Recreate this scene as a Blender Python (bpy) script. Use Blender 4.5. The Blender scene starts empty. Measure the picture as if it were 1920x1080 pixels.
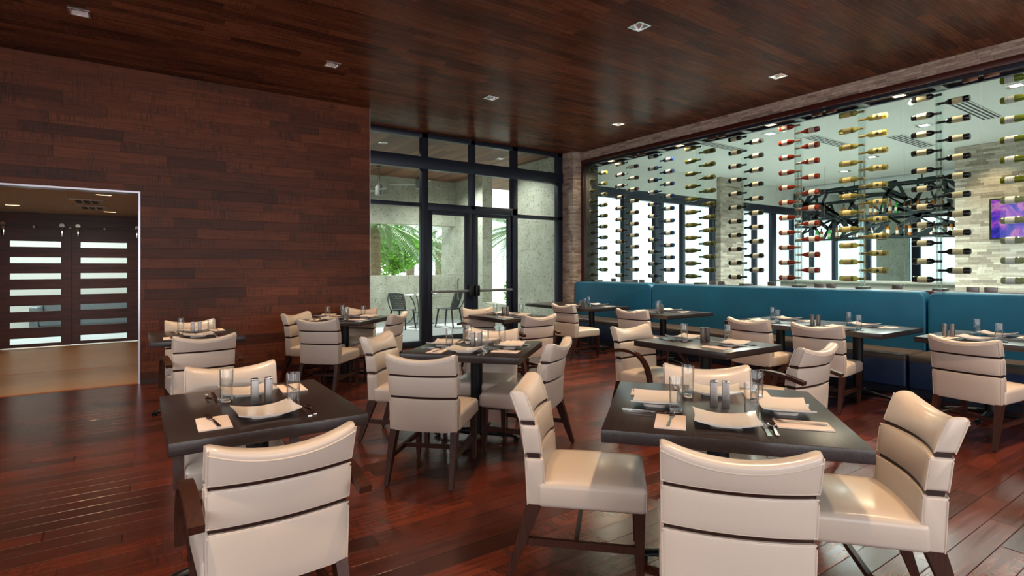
import bpy, bmesh, math, random
from mathutils import Vector, Matrix
random.seed(7)
PI = math.pi
S = bpy.context.scene
COL = S.collection
rad = math.radians

# ------------------------------------------------------------------ materials
def nodemat(name):
    m = bpy.data.materials.new(name); m.use_nodes = True
    nt = m.node_tree; nt.nodes.clear()
    out = nt.nodes.new('ShaderNodeOutputMaterial')
    return m, nt, out

class NT:
    def __init__(s, nt): s.nt = nt
    def n(s, t, **k):
        nd = s.nt.nodes.new(t)
        for a, b in k.items(): setattr(nd, a, b)
        return nd
    def l(s, a, b): s.nt.links.new(a, b)
    def math(s, op, a, b=None, c=None, clamp=False):
        nd = s.n('ShaderNodeMath', operation=op, use_clamp=clamp)
        for i, v in enumerate((a, b, c)):
            if v is None: continue
            if isinstance(v, (int, float)): nd.inputs[i].default_value = v
            else: s.l(v, nd.inputs[i])
        return nd.outputs[0]
    def comb(s, x, y, z=0.0):
        nd = s.n('ShaderNodeCombineXYZ')
        for i, v in enumerate((x, y, z)):
            if isinstance(v, (int, float)): nd.inputs[i].default_value = v
            else: s.l(v, nd.inputs[i])
        return nd.outputs[0]
    def noise(s, vec, scale=5, detail=4, rough=.5, dist=0):
        nd = s.n('ShaderNodeTexNoise'); nd.inputs['Scale'].default_value = scale
        nd.inputs['Detail'].default_value = detail; nd.inputs['Roughness'].default_value = rough
        nd.inputs['Distortion'].default_value = dist
        if vec is not None: s.l(vec, nd.inputs['Vector'])
        return nd.outputs['Fac']
    def ramp(s, fac, stops, interp='LINEAR'):
        nd = s.n('ShaderNodeValToRGB'); cr = nd.color_ramp; cr.interpolation = interp
        while len(cr.elements) < len(stops): cr.elements.new(.5)
        for e, (p, c) in zip(cr.elements, stops):
            e.position = p; e.color = (*c, 1) if len(c) == 3 else c
        s.l(fac, nd.inputs[0]); return nd.outputs[0]
    def mix(s, fac, a, b, mode='MIX'):
        nd = s.n('ShaderNodeMix', data_type='RGBA', blend_type=mode)
        for i, v in ((0, fac), (6, a), (7, b)):
            if isinstance(v, (int, float)): nd.inputs[i].default_value = v
            elif isinstance(v, tuple): nd.inputs[i].default_value = (*v[:3], 1)
            else: s.l(v, nd.inputs[i])
        return nd.outputs[2]

def lin(*c):
    return tuple(((v/255)/12.92 if v/255 <= .04045 else ((v/255+.055)/1.055)**2.4) for v in c)

def mat(name, col, rough=.5, metal=0, bump=0, bscale=60, spec=.5, coat=0, var=0, vscale=4, trans=0, ior=1.45, alpha=1):
    m, nt, out = nodemat(name); g = NT(nt)
    b = g.n('ShaderNodeBsdfPrincipled')
    b.inputs['Base Color'].default_value = (*col, 1); b.inputs['Roughness'].default_value = rough
    b.inputs['Metallic'].default_value = metal; b.inputs['Specular IOR Level'].default_value = spec
    b.inputs['Coat Weight'].default_value = coat; b.inputs['Coat Roughness'].default_value = .15
    b.inputs['IOR'].default_value = ior; b.inputs['Transmission Weight'].default_value = trans
    tc = g.n('ShaderNodeTexCoord').outputs['Object']
    if var:
        f = g.noise(tc, vscale, 3)
        c2 = tuple(max(0, v*(1-var)) for v in col); c3 = tuple(min(1, v*(1+var)) for v in col)
        g.l(g.ramp(f, [(.3, c2), (.7, c3)]), b.inputs['Base Color'])
    if bump:
        bp = g.n('ShaderNodeBump'); bp.inputs['Strength'].default_value = bump; bp.inputs['Distance'].default_value = .002
        g.l(g.noise(tc, bscale, 3), bp.inputs['Height']); g.l(bp.outputs[0], b.inputs['Normal'])
    g.l(b.outputs[0], out.inputs[0])
    return m

def plank_mat(name, U, V, w, L, stops, rough=(.25, .4), groove=.0025, gdark=.35, grain=.5, saw=.5, bump=.4, mottle=0, spec=.5, gscale=(2.2, 45), coat=0):
    m, nt, out = nodemat(name); g = NT(nt)
    tc = g.n('ShaderNodeTexCoord').outputs['Object']
    sp = g.n('ShaderNodeSeparateXYZ'); g.l(tc, sp.inputs[0])
    ax = {'x': sp.outputs[0], 'y': sp.outputs[1], 'z': sp.outputs[2]}
    if U == 'xy': u = g.math('ADD', ax['x'], ax['y'])
    else: u = ax[U]
    v = ax[V]
    vs = g.math('DIVIDE', v, w); row = g.math('FLOOR', vs); fv = g.math('FRACT', vs)
    wn = g.n('ShaderNodeTexWhiteNoise', noise_dimensions='1D'); g.l(row, wn.inputs['W'])
    us = g.math('ADD', g.math('DIVIDE', u, L), g.math('MULTIPLY', wn.outputs[0], 9.0))
    # uneven board lengths
    us = g.math('ADD', us, g.math('MULTIPLY', g.math('SINE', g.math('ADD', g.math('MULTIPLY', us, 4.1), g.math('MULTIPLY', row, 1.7))), .16))
    col = g.math('FLOOR', us); fu = g.math('FRACT', us)
    w2 = g.n('ShaderNodeTexWhiteNoise', noise_dimensions='2D'); g.l(g.comb(row, col), w2.inputs['Vector'])
    r = w2.outputs['Value']
    c = g.ramp(r, stops)
    gv = g.comb(g.math('MULTIPLY', u, gscale[0]), g.math('MULTIPLY', v, gscale[1]), g.math('MULTIPLY', r, 37.0))
    gn = g.noise(gv, 1.0, 5, .6, .4)
    c = g.mix(grain, c, g.ramp(gn, [(.3, (.35, .33, .32)), (.55, (1, 1, 1)), (.8, (1.35, 1.25, 1.15))]), 'MULTIPLY')
    if saw:
        sv = g.comb(g.math('MULTIPLY', u, 75.0), g.math('MULTIPLY', v, 5.0), g.math('MULTIPLY', r, 11.0))
        sn = g.noise(sv, 1.0, 2, .5)
        lo = g.noise(g.comb(g.math('MULTIPLY', u, 3.0), g.math('MULTIPLY', v, 6.0), g.math('MULTIPLY', r, 21.0)), 1.0, 2)
        sf = g.math('MULTIPLY', g.math('GREATER_THAN', sn, .52), g.math('MULTIPLY', g.math('SUBTRACT', lo, .42, clamp=True), 4.0, clamp=True))
        c = g.mix(g.math('MULTIPLY', sf, saw), c, (.012, .008, .006))
    if mottle:
        mn = g.noise(tc, 22, 4, .7)
        c = g.mix(mottle, c, g.ramp(mn, [(.3, (.55, .52, .5)), (.6, (1.1, 1.08, 1.05))]), 'MULTIPLY')
    ev = g.math('MULTIPLY', g.math('MINIMUM', fv, g.math('SUBTRACT', 1.0, fv)), w)
    eu = g.math('MULTIPLY', g.math('MINIMUM', fu, g.math('SUBTRACT', 1.0, fu)), L)
    e = g.math('MINIMUM', ev, eu)
    gr = g.math('SUBTRACT', 1.0, g.math('DIVIDE', e, groove), clamp=True)
    c = g.mix(g.math('MULTIPLY', gr, gdark), c, (.01, .008, .007))
    b = g.n('ShaderNodeBsdfPrincipled'); g.l(c, b.inputs['Base Color'])
    b.inputs['Specular IOR Level'].default_value = spec
    b.inputs['Coat Weight'].default_value = coat; b.inputs['Coat Roughness'].default_value = .12
    mr = g.n('ShaderNodeMapRange'); g.l(gn, mr.inputs[0]); mr.inputs[3].default_value = rough[0]; mr.inputs[4].default_value = rough[1]
    g.l(mr.outputs[0], b.inputs['Roughness'])
    h = g.math('ADD', g.math('MULTIPLY', gr, -1.0), g.math('MULTIPLY', gn, .25))
    h = g.math('ADD', h, g.math('MULTIPLY', r, .5))
    bp = g.n('ShaderNodeBump'); bp.inputs['Strength'].default_value = bump; bp.inputs['Distance'].default_value = .003
    g.l(h, bp.inputs['Height']); g.l(bp.outputs[0], b.inputs['Normal'])
    g.l(b.outputs[0], out.inputs[0])
    return m

def glass_mat(name, tint, refl=.06, rough=0.0):
    m, nt, out = nodemat(name); g = NT(nt)
    t = g.n('ShaderNodeBsdfTransparent'); t.inputs[0].default_value = (*tint, 1)
    gl = g.n('ShaderNodeBsdfGlossy'); gl.inputs['Roughness'].default_value = rough; gl.inputs['Color'].default_value = (.95, 1, .98, 1)
    fr = g.n('ShaderNodeLayerWeight'); fr.inputs[0].default_value = .12
    f = g.math('ADD', g.math('MULTIPLY', fr.outputs['Fresnel'], .8), refl - .04, clamp=True)
    mx = g.n('ShaderNodeMixShader'); g.l(f, mx.inputs[0]); g.l(t.outputs[0], mx.inputs[1]); g.l(gl.outputs[0], mx.inputs[2])
    g.l(mx.outputs[0], out.inputs[0]); return m

def emis(name, col, s):
    m, nt, out = nodemat(name); g = NT(nt)
    e = g.n('ShaderNodeEmission'); e.inputs[0].default_value = (*col, 1); e.inputs[1].default_value = s
    g.l(e.outputs[0], out.inputs[0]); return m

def coral_mat(name, bu='x', joint=True):
    m, nt, out = nodemat(name); g = NT(nt)
    tc = g.n('ShaderNodeTexCoord').outputs['Object']
    n1 = g.noise(tc, 3, 5, .6); n2 = g.noise(tc, 17, 7, .78)
    c = g.ramp(n1, [(.3, lin(168, 172, 156)), (.7, lin(198, 202, 188))])
    c = g.mix(g.math('MULTIPLY', g.math('LESS_THAN', n2, .42), .75), c, lin(96, 88, 74))
    sp = g.n('ShaderNodeSeparateXYZ'); g.l(tc, sp.inputs[0])
    hz = g.math('ADD', sp.outputs[0], sp.outputs[1])
    fz = g.math('FRACT', g.math('DIVIDE', g.math('ADD', sp.outputs[2], .02), .61)); row = g.math('FLOOR', g.math('DIVIDE', sp.outputs[2], .61))
    fh = g.math('FRACT', g.math('ADD', g.math('DIVIDE', hz, 1.22), g.math('MULTIPLY', row, .37)))
    jz = g.math('LESS_THAN', fz, .012); jh = g.math('LESS_THAN', fh, .006)
    c = g.mix(g.math('MULTIPLY', g.math('MAXIMUM', jz, jh), .5), c, lin(120, 116, 104))
    b = g.n('ShaderNodeBsdfPrincipled'); g.l(c, b.inputs['Base Color']); b.inputs['Roughness'].default_value = .9
    bp = g.n('ShaderNodeBump'); bp.inputs['Strength'].default_value = .3; g.l(n2, bp.inputs['Height']); g.l(bp.outputs[0], b.inputs['Normal'])
    g.l(b.outputs[0], out.inputs[0]); return m

def wood_mat(name, c1, c2, axis=0, rough=.35, spec=.5, sc=(3, 60, 60), coat=0, bump=.15):
    m, nt, out = nodemat(name); g = NT(nt)
    tc = g.n('ShaderNodeTexCoord').outputs['Object']
    mp = g.n('ShaderNodeMapping'); s = [sc[1]]*3; s[axis] = sc[0]; mp.inputs['Scale'].default_value = s
    g.l(tc, mp.inputs[0])
    n = g.noise(mp.outputs[0], 1, 5, .65, .6)
    c = g.ramp(n, [(.3, c1), (.68, c2)])
    b = g.n('ShaderNodeBsdfPrincipled'); g.l(c, b.inputs['Base Color']); b.inputs['Roughness'].default_value = rough
    b.inputs['Specular IOR Level'].default_value = spec; b.inputs['Coat Weight'].default_value = coat
    bp = g.n('ShaderNodeBump'); bp.inputs['Strength'].default_value = bump; bp.inputs['Distance'].default_value = .001
    g.l(n, bp.inputs['Height']); g.l(bp.outputs[0], b.inputs['Normal'])
    g.l(b.outputs[0], out.inputs[0]); return m

WALLST = [(0, lin(80, 40, 25)), (.25, lin(96, 49, 30)), (.55, lin(108, 56, 34)), (.85, lin(122, 64, 38)), (1, lin(84, 43, 27))]
M = {}
M['wall'] = plank_mat('stained_oak_cladding', 'x', 'z', .127, .95, WALLST, rough=(.4, .55), saw=.55, grain=.6, bump=.35, spec=.3)
M['ceil'] = plank_mat('stained_oak_ceiling', 'x', 'y', .127, 1.0, [(0, lin(84, 48, 36)), (.3, lin(110, 64, 45)), (.7, lin(134, 80, 55)), (1, lin(96, 57, 42))], rough=(.2, .34), saw=.5, grain=.55, bump=.1, spec=.02)
M['floor'] = plank_mat('dark_cherry_floor', 'x', 'y', .127, 1.0, [(0, lin(58, 27, 20)), (.3, lin(80, 36, 25)), (.65, lin(106, 47, 31)), (1, lin(68, 33, 26))], rough=(.16, .32), saw=.5, grain=.55, bump=.75, spec=.5, gdark=.85)
M['stack'] = plank_mat('split_travertine', 'xy', 'z', .034, .17, [(0, lin(142, 122, 110)), (.2, lin(176, 154, 140)), (.7, lin(190, 168, 154)), (1, lin(204, 184, 170))], rough=(.7, .9), groove=.002, grain=.25, saw=0, bump=.8, mottle=.5, gscale=(9, 30))
M['stackbar'] = plank_mat('split_travertine_bar', 'xy', 'z', .05, .3, [(0, lin(132, 118, 106)), (.4, lin(164, 150, 136)), (1, lin(190, 178, 164))], rough=(.7, .9), groove=.002, grain=.25, saw=0, bump=1.0, mottle=.4, gscale=(6, 20))
M['soffit'] = plank_mat('patio_soffit_boards', 'y', 'x', .14, 2.4, [(0, lin(96, 62, 46)), (.5, lin(124, 84, 62)), (1, lin(140, 98, 74))], rough=(.5, .7), saw=0, grain=.3, bump=.3)
M['doorwood'] = wood_mat('sliding_door_veneer', lin(52, 22, 16), lin(98, 44, 28), 0, .4, sc=(2.2, 22, 22))
M['coral'] = coral_mat('coral_stone')
M['blackmetal'] = mat('dark_bronze_aluminium', lin(40, 46, 60), .4, .3)
M['leather'] = mat('cream_leather', lin(212, 198, 185), .27, 0, .12, 240, .5, .15)
M['chairwood'] = wood_mat('dark_walnut_stain', lin(38, 19, 13), lin(74, 38, 25), 2, .42, .35, (6, 90, 90))
M['gapwood'] = mat('dark_back_slat', lin(46, 24, 18), .35)
M['tabletop'] = wood_mat('espresso_laminate', lin(34, 27, 27), lin(60, 50, 50), 0, .3, .5, (5, 110, 110), bump=.12)
M['iron'] = mat('black_cast_iron', lin(28, 28, 32), .4, .5)
M['steel'] = mat('brushed_steel', (.30, .275, .265), .42, 1)
M['chrome'] = mat('polished_steel', (.8, .78, .75), .1, 1)
M['plate'] = mat('white_porcelain', lin(232, 222, 214), .08, spec=.6)
M['napkin'] = mat('napkin_linen', lin(236, 218, 208), .9, bump=.3, bscale=300)
M['banq'] = mat('teal_velvet', lin(14, 92, 128), .5, 0, .1, 80, .5, 0, .16, 1.6)
M['banqseat'] = mat('navy_vinyl', lin(38, 58, 92), .38, 0, .06, 60)
M['banqtop'] = mat('taupe_vinyl', lin(88, 80, 74), .4, 0, .06, 60)
M['mahog'] = mat('mahogany_frame', lin(72, 30, 24), .35)
M['jamb'] = mat('dark_jamb', lin(58, 50, 46), .5)
M['glass'] = glass_mat('storefront_glass', (.95, .985, .97), .045)
M['wineglass'] = glass_mat('green_cabinet_glass', (.925, .98, .973), .045)
M['acryl'] = glass_mat('clear_acrylic', (.95, .985, .985), .05, .02)
M['frost'] = glass_mat('door_slot_glass', (.95, .985, .965), .04)
M['alu'] = mat('satin_aluminium', lin(200, 196, 208), .3, .8)
M['silver'] = mat('downlight_reflector', (.8, .8, .82), .25, 1)
M['white'] = mat('white_plaster', lin(222, 220, 212), .9)
M['greywall'] = mat('grey_plaster', lin(170, 172, 168), .9)
M['beigefloor'] = mat('beige_stone_tile', lin(182, 146, 104), .35, var=.08, vscale=1.5)
M['patiofloor'] = mat('grey_patio_tile', lin(150, 156, 158), .6, var=.05)
M['paving'] = mat('pale_paving', lin(200, 200, 190), .9)
M['bronze'] = mat('bronze_patch_fitting', lin(120, 86, 70), .35, .8)
M['patiogrey'] = mat('charcoal_resin', lin(52, 58, 62), .5)
M['patiotable'] = mat('pale_grey_tabletop', lin(190, 196, 198), .4)
M['patioleg'] = mat('grey_powder_coat', lin(100, 108, 112), .4, .3)
M['trunk'] = mat('palm_bark', lin(134, 120, 96), .95, bump=1, bscale=30, var=.25, vscale=12)
M['palmleaf'] = mat('palm_frond_green', lin(140, 172, 120), .6, var=.2)
M['leaf'] = mat('tree_leaf_green', lin(132, 190, 72), .6, var=.35, vscale=6)
M['bushleaf'] = mat('shrub_leaf_green', lin(150, 200, 70), .6, var=.3, vscale=6)
M['fan'] = mat('grey_fan_metal', lin(120, 122, 120), .4, .5)
M['lamp'] = emis('lamp_glow', (1, .86, .7), 10)
M['lampw'] = emis('lamp_glow_warm', (1, .6, .3), 6)
M['barmetal'] = mat('dark_steel_lattice', lin(44, 52, 54), .4, .5)
M['barfront'] = mat('bar_counter_stone', lin(130, 126, 116), .4, var=.1)
M['tvcase'] = mat('tv_bezel_black', lin(18, 18, 22), .3)
M['vent'] = mat('dark_vent_slots', lin(40, 44, 46), .6)
M['threshold'] = mat('copper_threshold', lin(190, 98, 54), .35, .6)

def tumbler_mat():
    m, nt, out = nodemat('clear_tumbler'); g = NT(nt)
    t = g.n('ShaderNodeBsdfTransparent'); t.inputs[0].default_value = (.97, .98, .98, 1)
    gl = g.n('ShaderNodeBsdfGlossy'); gl.inputs['Roughness'].default_value = .02
    fr = g.n('ShaderNodeLayerWeight'); fr.inputs[0].default_value = .5
    f = g.math('ADD', g.math('MULTIPLY', g.math('POWER', fr.outputs['Facing'], 2.2), 1.0), .05, clamp=True)
    mx = g.n('ShaderNodeMixShader'); g.l(f, mx.inputs[0]); g.l(t.outputs[0], mx.inputs[1]); g.l(gl.outputs[0], mx.inputs[2])
    g.l(mx.outputs[0], out.inputs[0]); return m
M['thickglass'] = mat('thick_glass_base', (.97, .99, .99), 0, trans=1, ior=1.45)
M['tumbler'] = tumbler_mat()

def bottle_mat(name, col, tr, rough=.06):
    m, nt, out = nodemat(name); g = NT(nt)
    b = g.n('ShaderNodeBsdfPrincipled'); b.inputs['Base Color'].default_value = (*col, 1); b.inputs['Roughness'].default_value = rough
    b.inputs['Coat Weight'].default_value = .6; b.inputs['Coat Roughness'].default_value = .03
    t = g.n('ShaderNodeBsdfTransparent'); t.inputs[0].default_value = (*[min(1, c**.6*1.2) for c in col], 1)
    mx = g.n('ShaderNodeMixShader'); mx.inputs[0].default_value = tr
    g.l(b.outputs[0], mx.inputs[1]); g.l(t.outputs[0], mx.inputs[2]); g.l(mx.outputs[0], out.inputs[0]); return m

def screen_mat():
    m, nt, out = nodemat('tv_picture'); g = NT(nt)
    tc = g.n('ShaderNodeTexCoord').outputs['Object']
    n = g.noise(tc, 2.5, 5, .65, 1.5)
    c = g.ramp(n, [(.25, lin(26, 30, 90)), (.42, lin(70, 60, 190)), (.52, lin(170, 70, 190)), (.6, lin(220, 130, 190)), (.75, lin(70, 40, 120))])
    e = g.n('ShaderNodeEmission'); g.l(c, e.inputs[0]); e.inputs[1].default_value = 1.0
    g.l(e.outputs[0], out.inputs[0]); return m
M['screen'] = screen_mat()

# ------------------------------------------------------------------ mesh helpers
def box(bm, x0, x1, y0, y1, z0, z1, bev=0, seg=2):
    r = bmesh.ops.create_cube(bm, size=1.0)
    vs = r['verts']
    for v in vs:
        v.co = Vector(((x0+x1)/2+v.co.x*(x1-x0), (y0+y1)/2+v.co.y*(y1-y0), (z0+z1)/2+v.co.z*(z1-z0)))
    if bev:
        es = list({e for v in vs for e in v.link_edges})
        bmesh.ops.bevel(bm, geom=es, offset=bev, segments=seg, profile=.5, affect='EDGES')
    return vs

def ring_mesh(bm, rings, close=True, cap=True):
    """rings: list of lists of Vectors with equal length"""
    vr = [[bm.verts.new(p) for p in r] for r in rings]
    n = len(vr[0])
    for a, b in zip(vr[:-1], vr[1:]):
        for i in range(n if close else n-1):
            j = (i+1) % n
            bm.faces.new((a[i], a[j], b[j], b[i]))
    if cap and close:
        bm.faces.new(list(reversed(vr[0]))); bm.faces.new(vr[-1])
    return vr

def tube(bm, pts, r, n=8, cap=True, rs=None):
    pts = [Vector(p) for p in pts]; rings = []; up = None
    for i, p in enumerate(pts):
        d = (pts[min(i+1, len(pts)-1)]-pts[max(i-1, 0)]).normalized()
        if up is None: up = Vector((0, 0, 1)) if abs(d.z) < .9 else Vector((1, 0, 0))
        s = d.cross(up).normalized(); up = s.cross(d).normalized()
        rr = rs[i] if rs else r
        rings.append([p+(s*math.cos(2*PI*k/n)+up*math.sin(2*PI*k/n))*rr for k in range(n)])
    ring_mesh(bm, rings, cap=cap)

def band(bm, pts, w, t, side):
    """ribbon with rectangular section along pts; side = width direction"""
    pts = [Vector(p) for p in pts]; side = Vector(side); rings = []
    for i, p in enumerate(pts):
        d = (pts[min(i+1, len(pts)-1)]-pts[max(i-1, 0)]).normalized()
        nrm = side.cross(d).normalized()
        rings.append([p+side*w/2+nrm*t/2, p-side*w/2+nrm*t/2, p-side*w/2-nrm*t/2, p+side*w/2-nrm*t/2])
    ring_mesh(bm, rings)

def lathe(bm, prof, n=24, org=(0, 0, 0), axis='z', closed=False):
    o = Vector(org); rings = []
    for r, h in prof:
        ring = []
        for k in range(n):
            a = 2*PI*k/n; c, s = math.cos(a)*max(r, 1e-5), math.sin(a)*max(r, 1e-5)
            ring.append(o+(Vector((c, s, h)) if axis == 'z' else Vector((c, h, s))))
        rings.append(ring)
    ring_mesh(bm, rings, cap=not closed)

def taper(bm, p0, s0, p1, s1):
    """square post between two centres"""
    def q(p, s): return [Vector((p[0]+a*s[0]/2, p[1]+b*s[1]/2, p[2])) for a, b in ((-1, -1), (1, -1), (1, 1), (-1, 1))]
    ring_mesh(bm, [q(p0, s0), q(p1, s1)])

def mesh(name, bm, m, sharp=35):
    bmesh.ops.recalc_face_normals(bm, faces=bm.faces[:])
    me = bpy.data.meshes.new(name); bm.to_mesh(me); bm.free()
    for p in me.polygons: p.use_smooth = True
    me.set_sharp_from_angle(angle=rad(sharp))
    if m is not None: me.materials.append(M[m] if isinstance(m, str) else m)
    return me

def ob(name, me, parent=None, loc=None, rz=0):
    o = bpy.data.objects.new(name, me); COL.objects.link(o)
    if parent is not None: o.parent = parent
    if loc is not None: o.location = loc
    if rz: o.rotation_euler = (0, 0, rz)
    return o

def empty(name, loc=(0, 0, 0), rz=0):
    o = bpy.data.objects.new(name, None); COL.objects.link(o); o.location = loc; o.rotation_euler = (0, 0, rz)
    o.empty_display_size = .1
    return o

def tag(o, label=None, cat=None, group=None, kind=None):
    if label: o['label'] = label
    if cat: o['category'] = cat
    if group: o['group'] = group
    if kind: o['kind'] = kind
    return o

def bxs(m, *bs, bev=0, name='m', seg=2):
    bm = bmesh.new()
    for b in bs: box(bm, *b, bev=bev, seg=seg)
    return mesh(name, bm, m)

def struct(name, m, *bs, label=None, cat='structure', parent=None, bev=0):
    o = ob(name, bxs(m, *bs, bev=bev), parent)
    if parent is None: tag(o, label, cat, None, 'structure')
    return o

def build(name, parts, loc, rz, label, cat, group=None):
    """one thing: an Empty with its parts (name, mesh, [sub-parts])"""
    r = tag(empty(name, loc, rz), label, cat, group)
    for p in parts:
        o = ob(p[0], p[1], r)
        if len(p) > 3 and p[3]: o['label'] = p[3]
        for q in (p[2] if len(p) > 2 and p[2] else []): ob(q[0], q[1], o)
    return r

# ------------------------------------------------------------------ room shell
HC = 3.81; YA = 8.05; YG = 8.95; XB = 7.67; XL = -3.6; YB = -4.6
DL = [(x, y) for y in (6.55, 3.78, 1.0, -1.8) for x in (-.45, 1.9, 4.13, 6.65)]
hs = .07
def ceiling_mesh():
    xs = sorted({XL, XB} | {x+s*hs for x, _ in DL for s in (-1, 1)}); ys = sorted({YB, YG+.12} | {y+s*hs for _, y in DL for s in (-1, 1)})
    bm = bmesh.new(); V = {}
    def v(i, j, z):
        k = (i, j, z)
        if k not in V: V[k] = bm.verts.new((xs[i], ys[j], z))
        return V[k]
    for i in range(len(xs)-1):
        for j in range(len(ys)-1):
            cx, cy = (xs[i]+xs[i+1])/2, (ys[j]+ys[j+1])/2
            if any(abs(cx-x) < hs and abs(cy-y) < hs for x, y in DL): continue
            bm.faces.new((v(i, j, HC), v(i, j+1, HC), v(i+1, j+1, HC), v(i+1, j, HC)))
    me = bpy.data.meshes.new('ceiling'); bm.to_mesh(me); bm.free(); me.materials.append(M['ceil'])
    return me
c = tag(ob('ceiling', ceiling_mesh()), 'dark stained wood plank ceiling of the dining room', 'ceiling', None, 'structure')
struct('ceiling_slab', 'white', (XL-.2, XB+.6, YB-.2, YG+.12, HC+.16, HC+.3), label='slab above the plank ceiling')
struct('floor', 'floor', (XL, 8.0, YB, YA+.02, -.1, 0), (2.9, XB+.1, YA+.02, YG+.06, -.1, 0), label='glossy dark cherry plank floor of the dining room', cat='floor')
# wood clad wall with passage opening
OX0, OX1, OZ = -2.4, .02, 2.32
struct('wall_back', 'wall', (XL, OX0, YA, YA+.16, 0, HC), (OX0, OX1, YA, YA+.16, OZ, HC), (OX1, 2.9, YA, YA+.16, 0, HC), (2.84, 2.9, YA+.16, YG+.1, 0, HC), label='dark wood clad wall with the passage opening', cat='wall')
struct('trim_1', 'alu', (OX0-.02, OX1+.012, YA-.012, YA+.17, OZ-.008, OZ+.012), (OX1-.008, OX1+.012, YA-.012, YA+.17, 0, OZ-.008), label='slim aluminium trim around the passage opening', cat='trim')
struct('trim_2', 'alu', (2.9, 2.912, YA-.006, YA+.012, 0, HC), label='aluminium corner strip at the end of the wood wall', cat='trim')
# side and rear walls (behind camera) with tall windows added for fill light
def wall_with_windows(name, horiz, at, lo, hi, wins, m, lab):
    bs = []; z0, z1 = .5, 3.3; cur = lo; t0, t1 = (at-.2, at) if at < 0 else (at, at+.2)
    def seg(a, b, za, zb): bs.append((a, b, t0, t1, za, zb) if horiz else (t0, t1, a, b, za, zb))
    for a, b in wins:
        seg(cur, a, 0, HC+.16); seg(a, b, 0, z0); seg(a, b, z1, HC+.16); cur = b
    seg(cur, hi, 0, HC+.16)
    struct(name, m, *bs, label=lab, cat='wall')
    for i, (a, b) in enumerate(wins):
        w = struct(f'window_{"abcdefgh"[i]}' if 0 else 'window_%d' % (10+i+(4 if horiz else 0)), 'blackmetal',
                   *( [(a, a+.05, t0+.05, t0+.12, z0, z1), (b-.05, b, t0+.05, t0+.12, z0, z1), (a, b, t0+.05, t0+.12, z0, z0+.05), (a, b, t0+.05, t0+.12, z1-.05, z1)] if horiz else
                      [(t0+.05, t0+.12, a, a+.05, z0, z1), (t0+.05, t0+.12, b-.05, b, z0, z1), (t0+.05, t0+.12, a, b, z0, z0+.05), (t0+.05, t0+.12, a, b, z1-.05, z1)]), label='dark framed daylight window', cat='window')
wall_with_windows('wall_rear', True, YB, XL-.2, XB+.6, [(-2.6, -.2), (.4, 2.8), (3.4, 5.8)], 'wall', 'wall behind the dining tables with daylight windows')
wall_with_windows('wall_side', False, XL, YB, YA+.16, [(-3.6, -1.2), (-.6, 1.8), (2.4, 4.8)], 'wall', 'side wall of the dining room with daylight windows')
# thin dark baseboard strip
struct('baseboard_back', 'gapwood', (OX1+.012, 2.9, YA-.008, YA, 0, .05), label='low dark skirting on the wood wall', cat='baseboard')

# ---- stone pillar and wine wall
PX0, PX1 = 7.43, XB
struct('pillar', 'stack', (PX0, XB+.02, 8.62, YG+.14, 0, HC), label='split travertine pillar beside the glass doors', cat='pillar')
WZ0, WZ1 = 1.12, 3.64
WY1 = 8.62; WY0 = -4.6
struct('wall_right', 'stack', (XB, XB+.4, WY0, WY1, WZ1, HC+.02), (XB+.02, XB+.38, WY0, WY1, 0, WZ1-(WZ1-WZ0)-.04), (XB, XB+.4, WY0-.2, -1.3, 0, HC), (XB, XB+.4, WY1-.005, YG+.14, 0, HC), label='split travertine wall around the wine display', cat='wall')
GY0 = -1.3
t = empty('wine_cabinet_frame'); tag(t, 'mahogany framed long glazed wine display opening above the teal bench', 'frame', None, 'structure')
ob('frame_rail', bxs('mahog', (XB-.02, XB+.4, GY0, WY1, WZ1-.075, WZ1), bev=.004), t)
ob('frame_sill', bxs('mahog', (XB-.02, XB+.4, GY0, WY1, WZ0-.04, WZ0), bev=.004), t)
ob('frame_stile', bxs('mahog', (XB-.02, XB+.02, WY1-.075, WY1, WZ0, WZ1-.075), bev=.004), t)
ob('frame_jamb', bxs('jamb', (XB+.02, XB+.4, WY1-.06, WY1, WZ0, WZ1-.075)), t)
ob('frame_track', bxs('blackmetal', (XB+.04, XB+.09, GY0, WY1-.06, WZ1-.11, WZ1-.075), (XB+.31, XB+.36, GY0, WY1-.06, WZ1-.11, WZ1-.075)), t)
GX0, GX1 = XB+.065, XB+.335
PY = [2.49+.84*k for k in range(-1, 8)]
fronts = [8.56] + [2.07+1.68*k for k in (3, 2, 1, 0)] + [.39, -1.29]
ordn = ['first', 'second', 'third', 'fourth', 'fifth', 'sixth', 'seventh', 'eighth', 'ninth', 'tenth', 'eleventh']
for i in range(len(fronts)-1):
    a, b = fronts[i+1], fronts[i]
    r = tag(empty('glass_panel', (GX0, (a+b)/2, WZ0)), f'clear green glass panel of the wine display, {ordn[i]} from the stone pillar, dining side', 'glass panel', 'dining side glass panels')
    h = (b-a)/2-.004
    ob('pane', bxs('wineglass', (-.005, .005, -h, h, .002, WZ1-WZ0-.08)), r)
    for s in (-1, 1):
        if (i == 0 and s > 0): continue
        ob('patch_fitting', bxs('bronze', (-.014, .014, s*h-.16 if s > 0 else s*h+.02, s*h-.02 if s > 0 else s*h+.16, 2.37, 2.445), bev=.002), r)
        ob('patch_fitting', bxs('steel', (-.014, .014, s*h-.13 if s > 0 else s*h+.02, s*h-.02 if s > 0 else s*h+.13, .004, .06), bev=.002), r)
backs = [8.56, 7.95] + [7.95-1.68*k for k in range(1, 6)]
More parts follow.
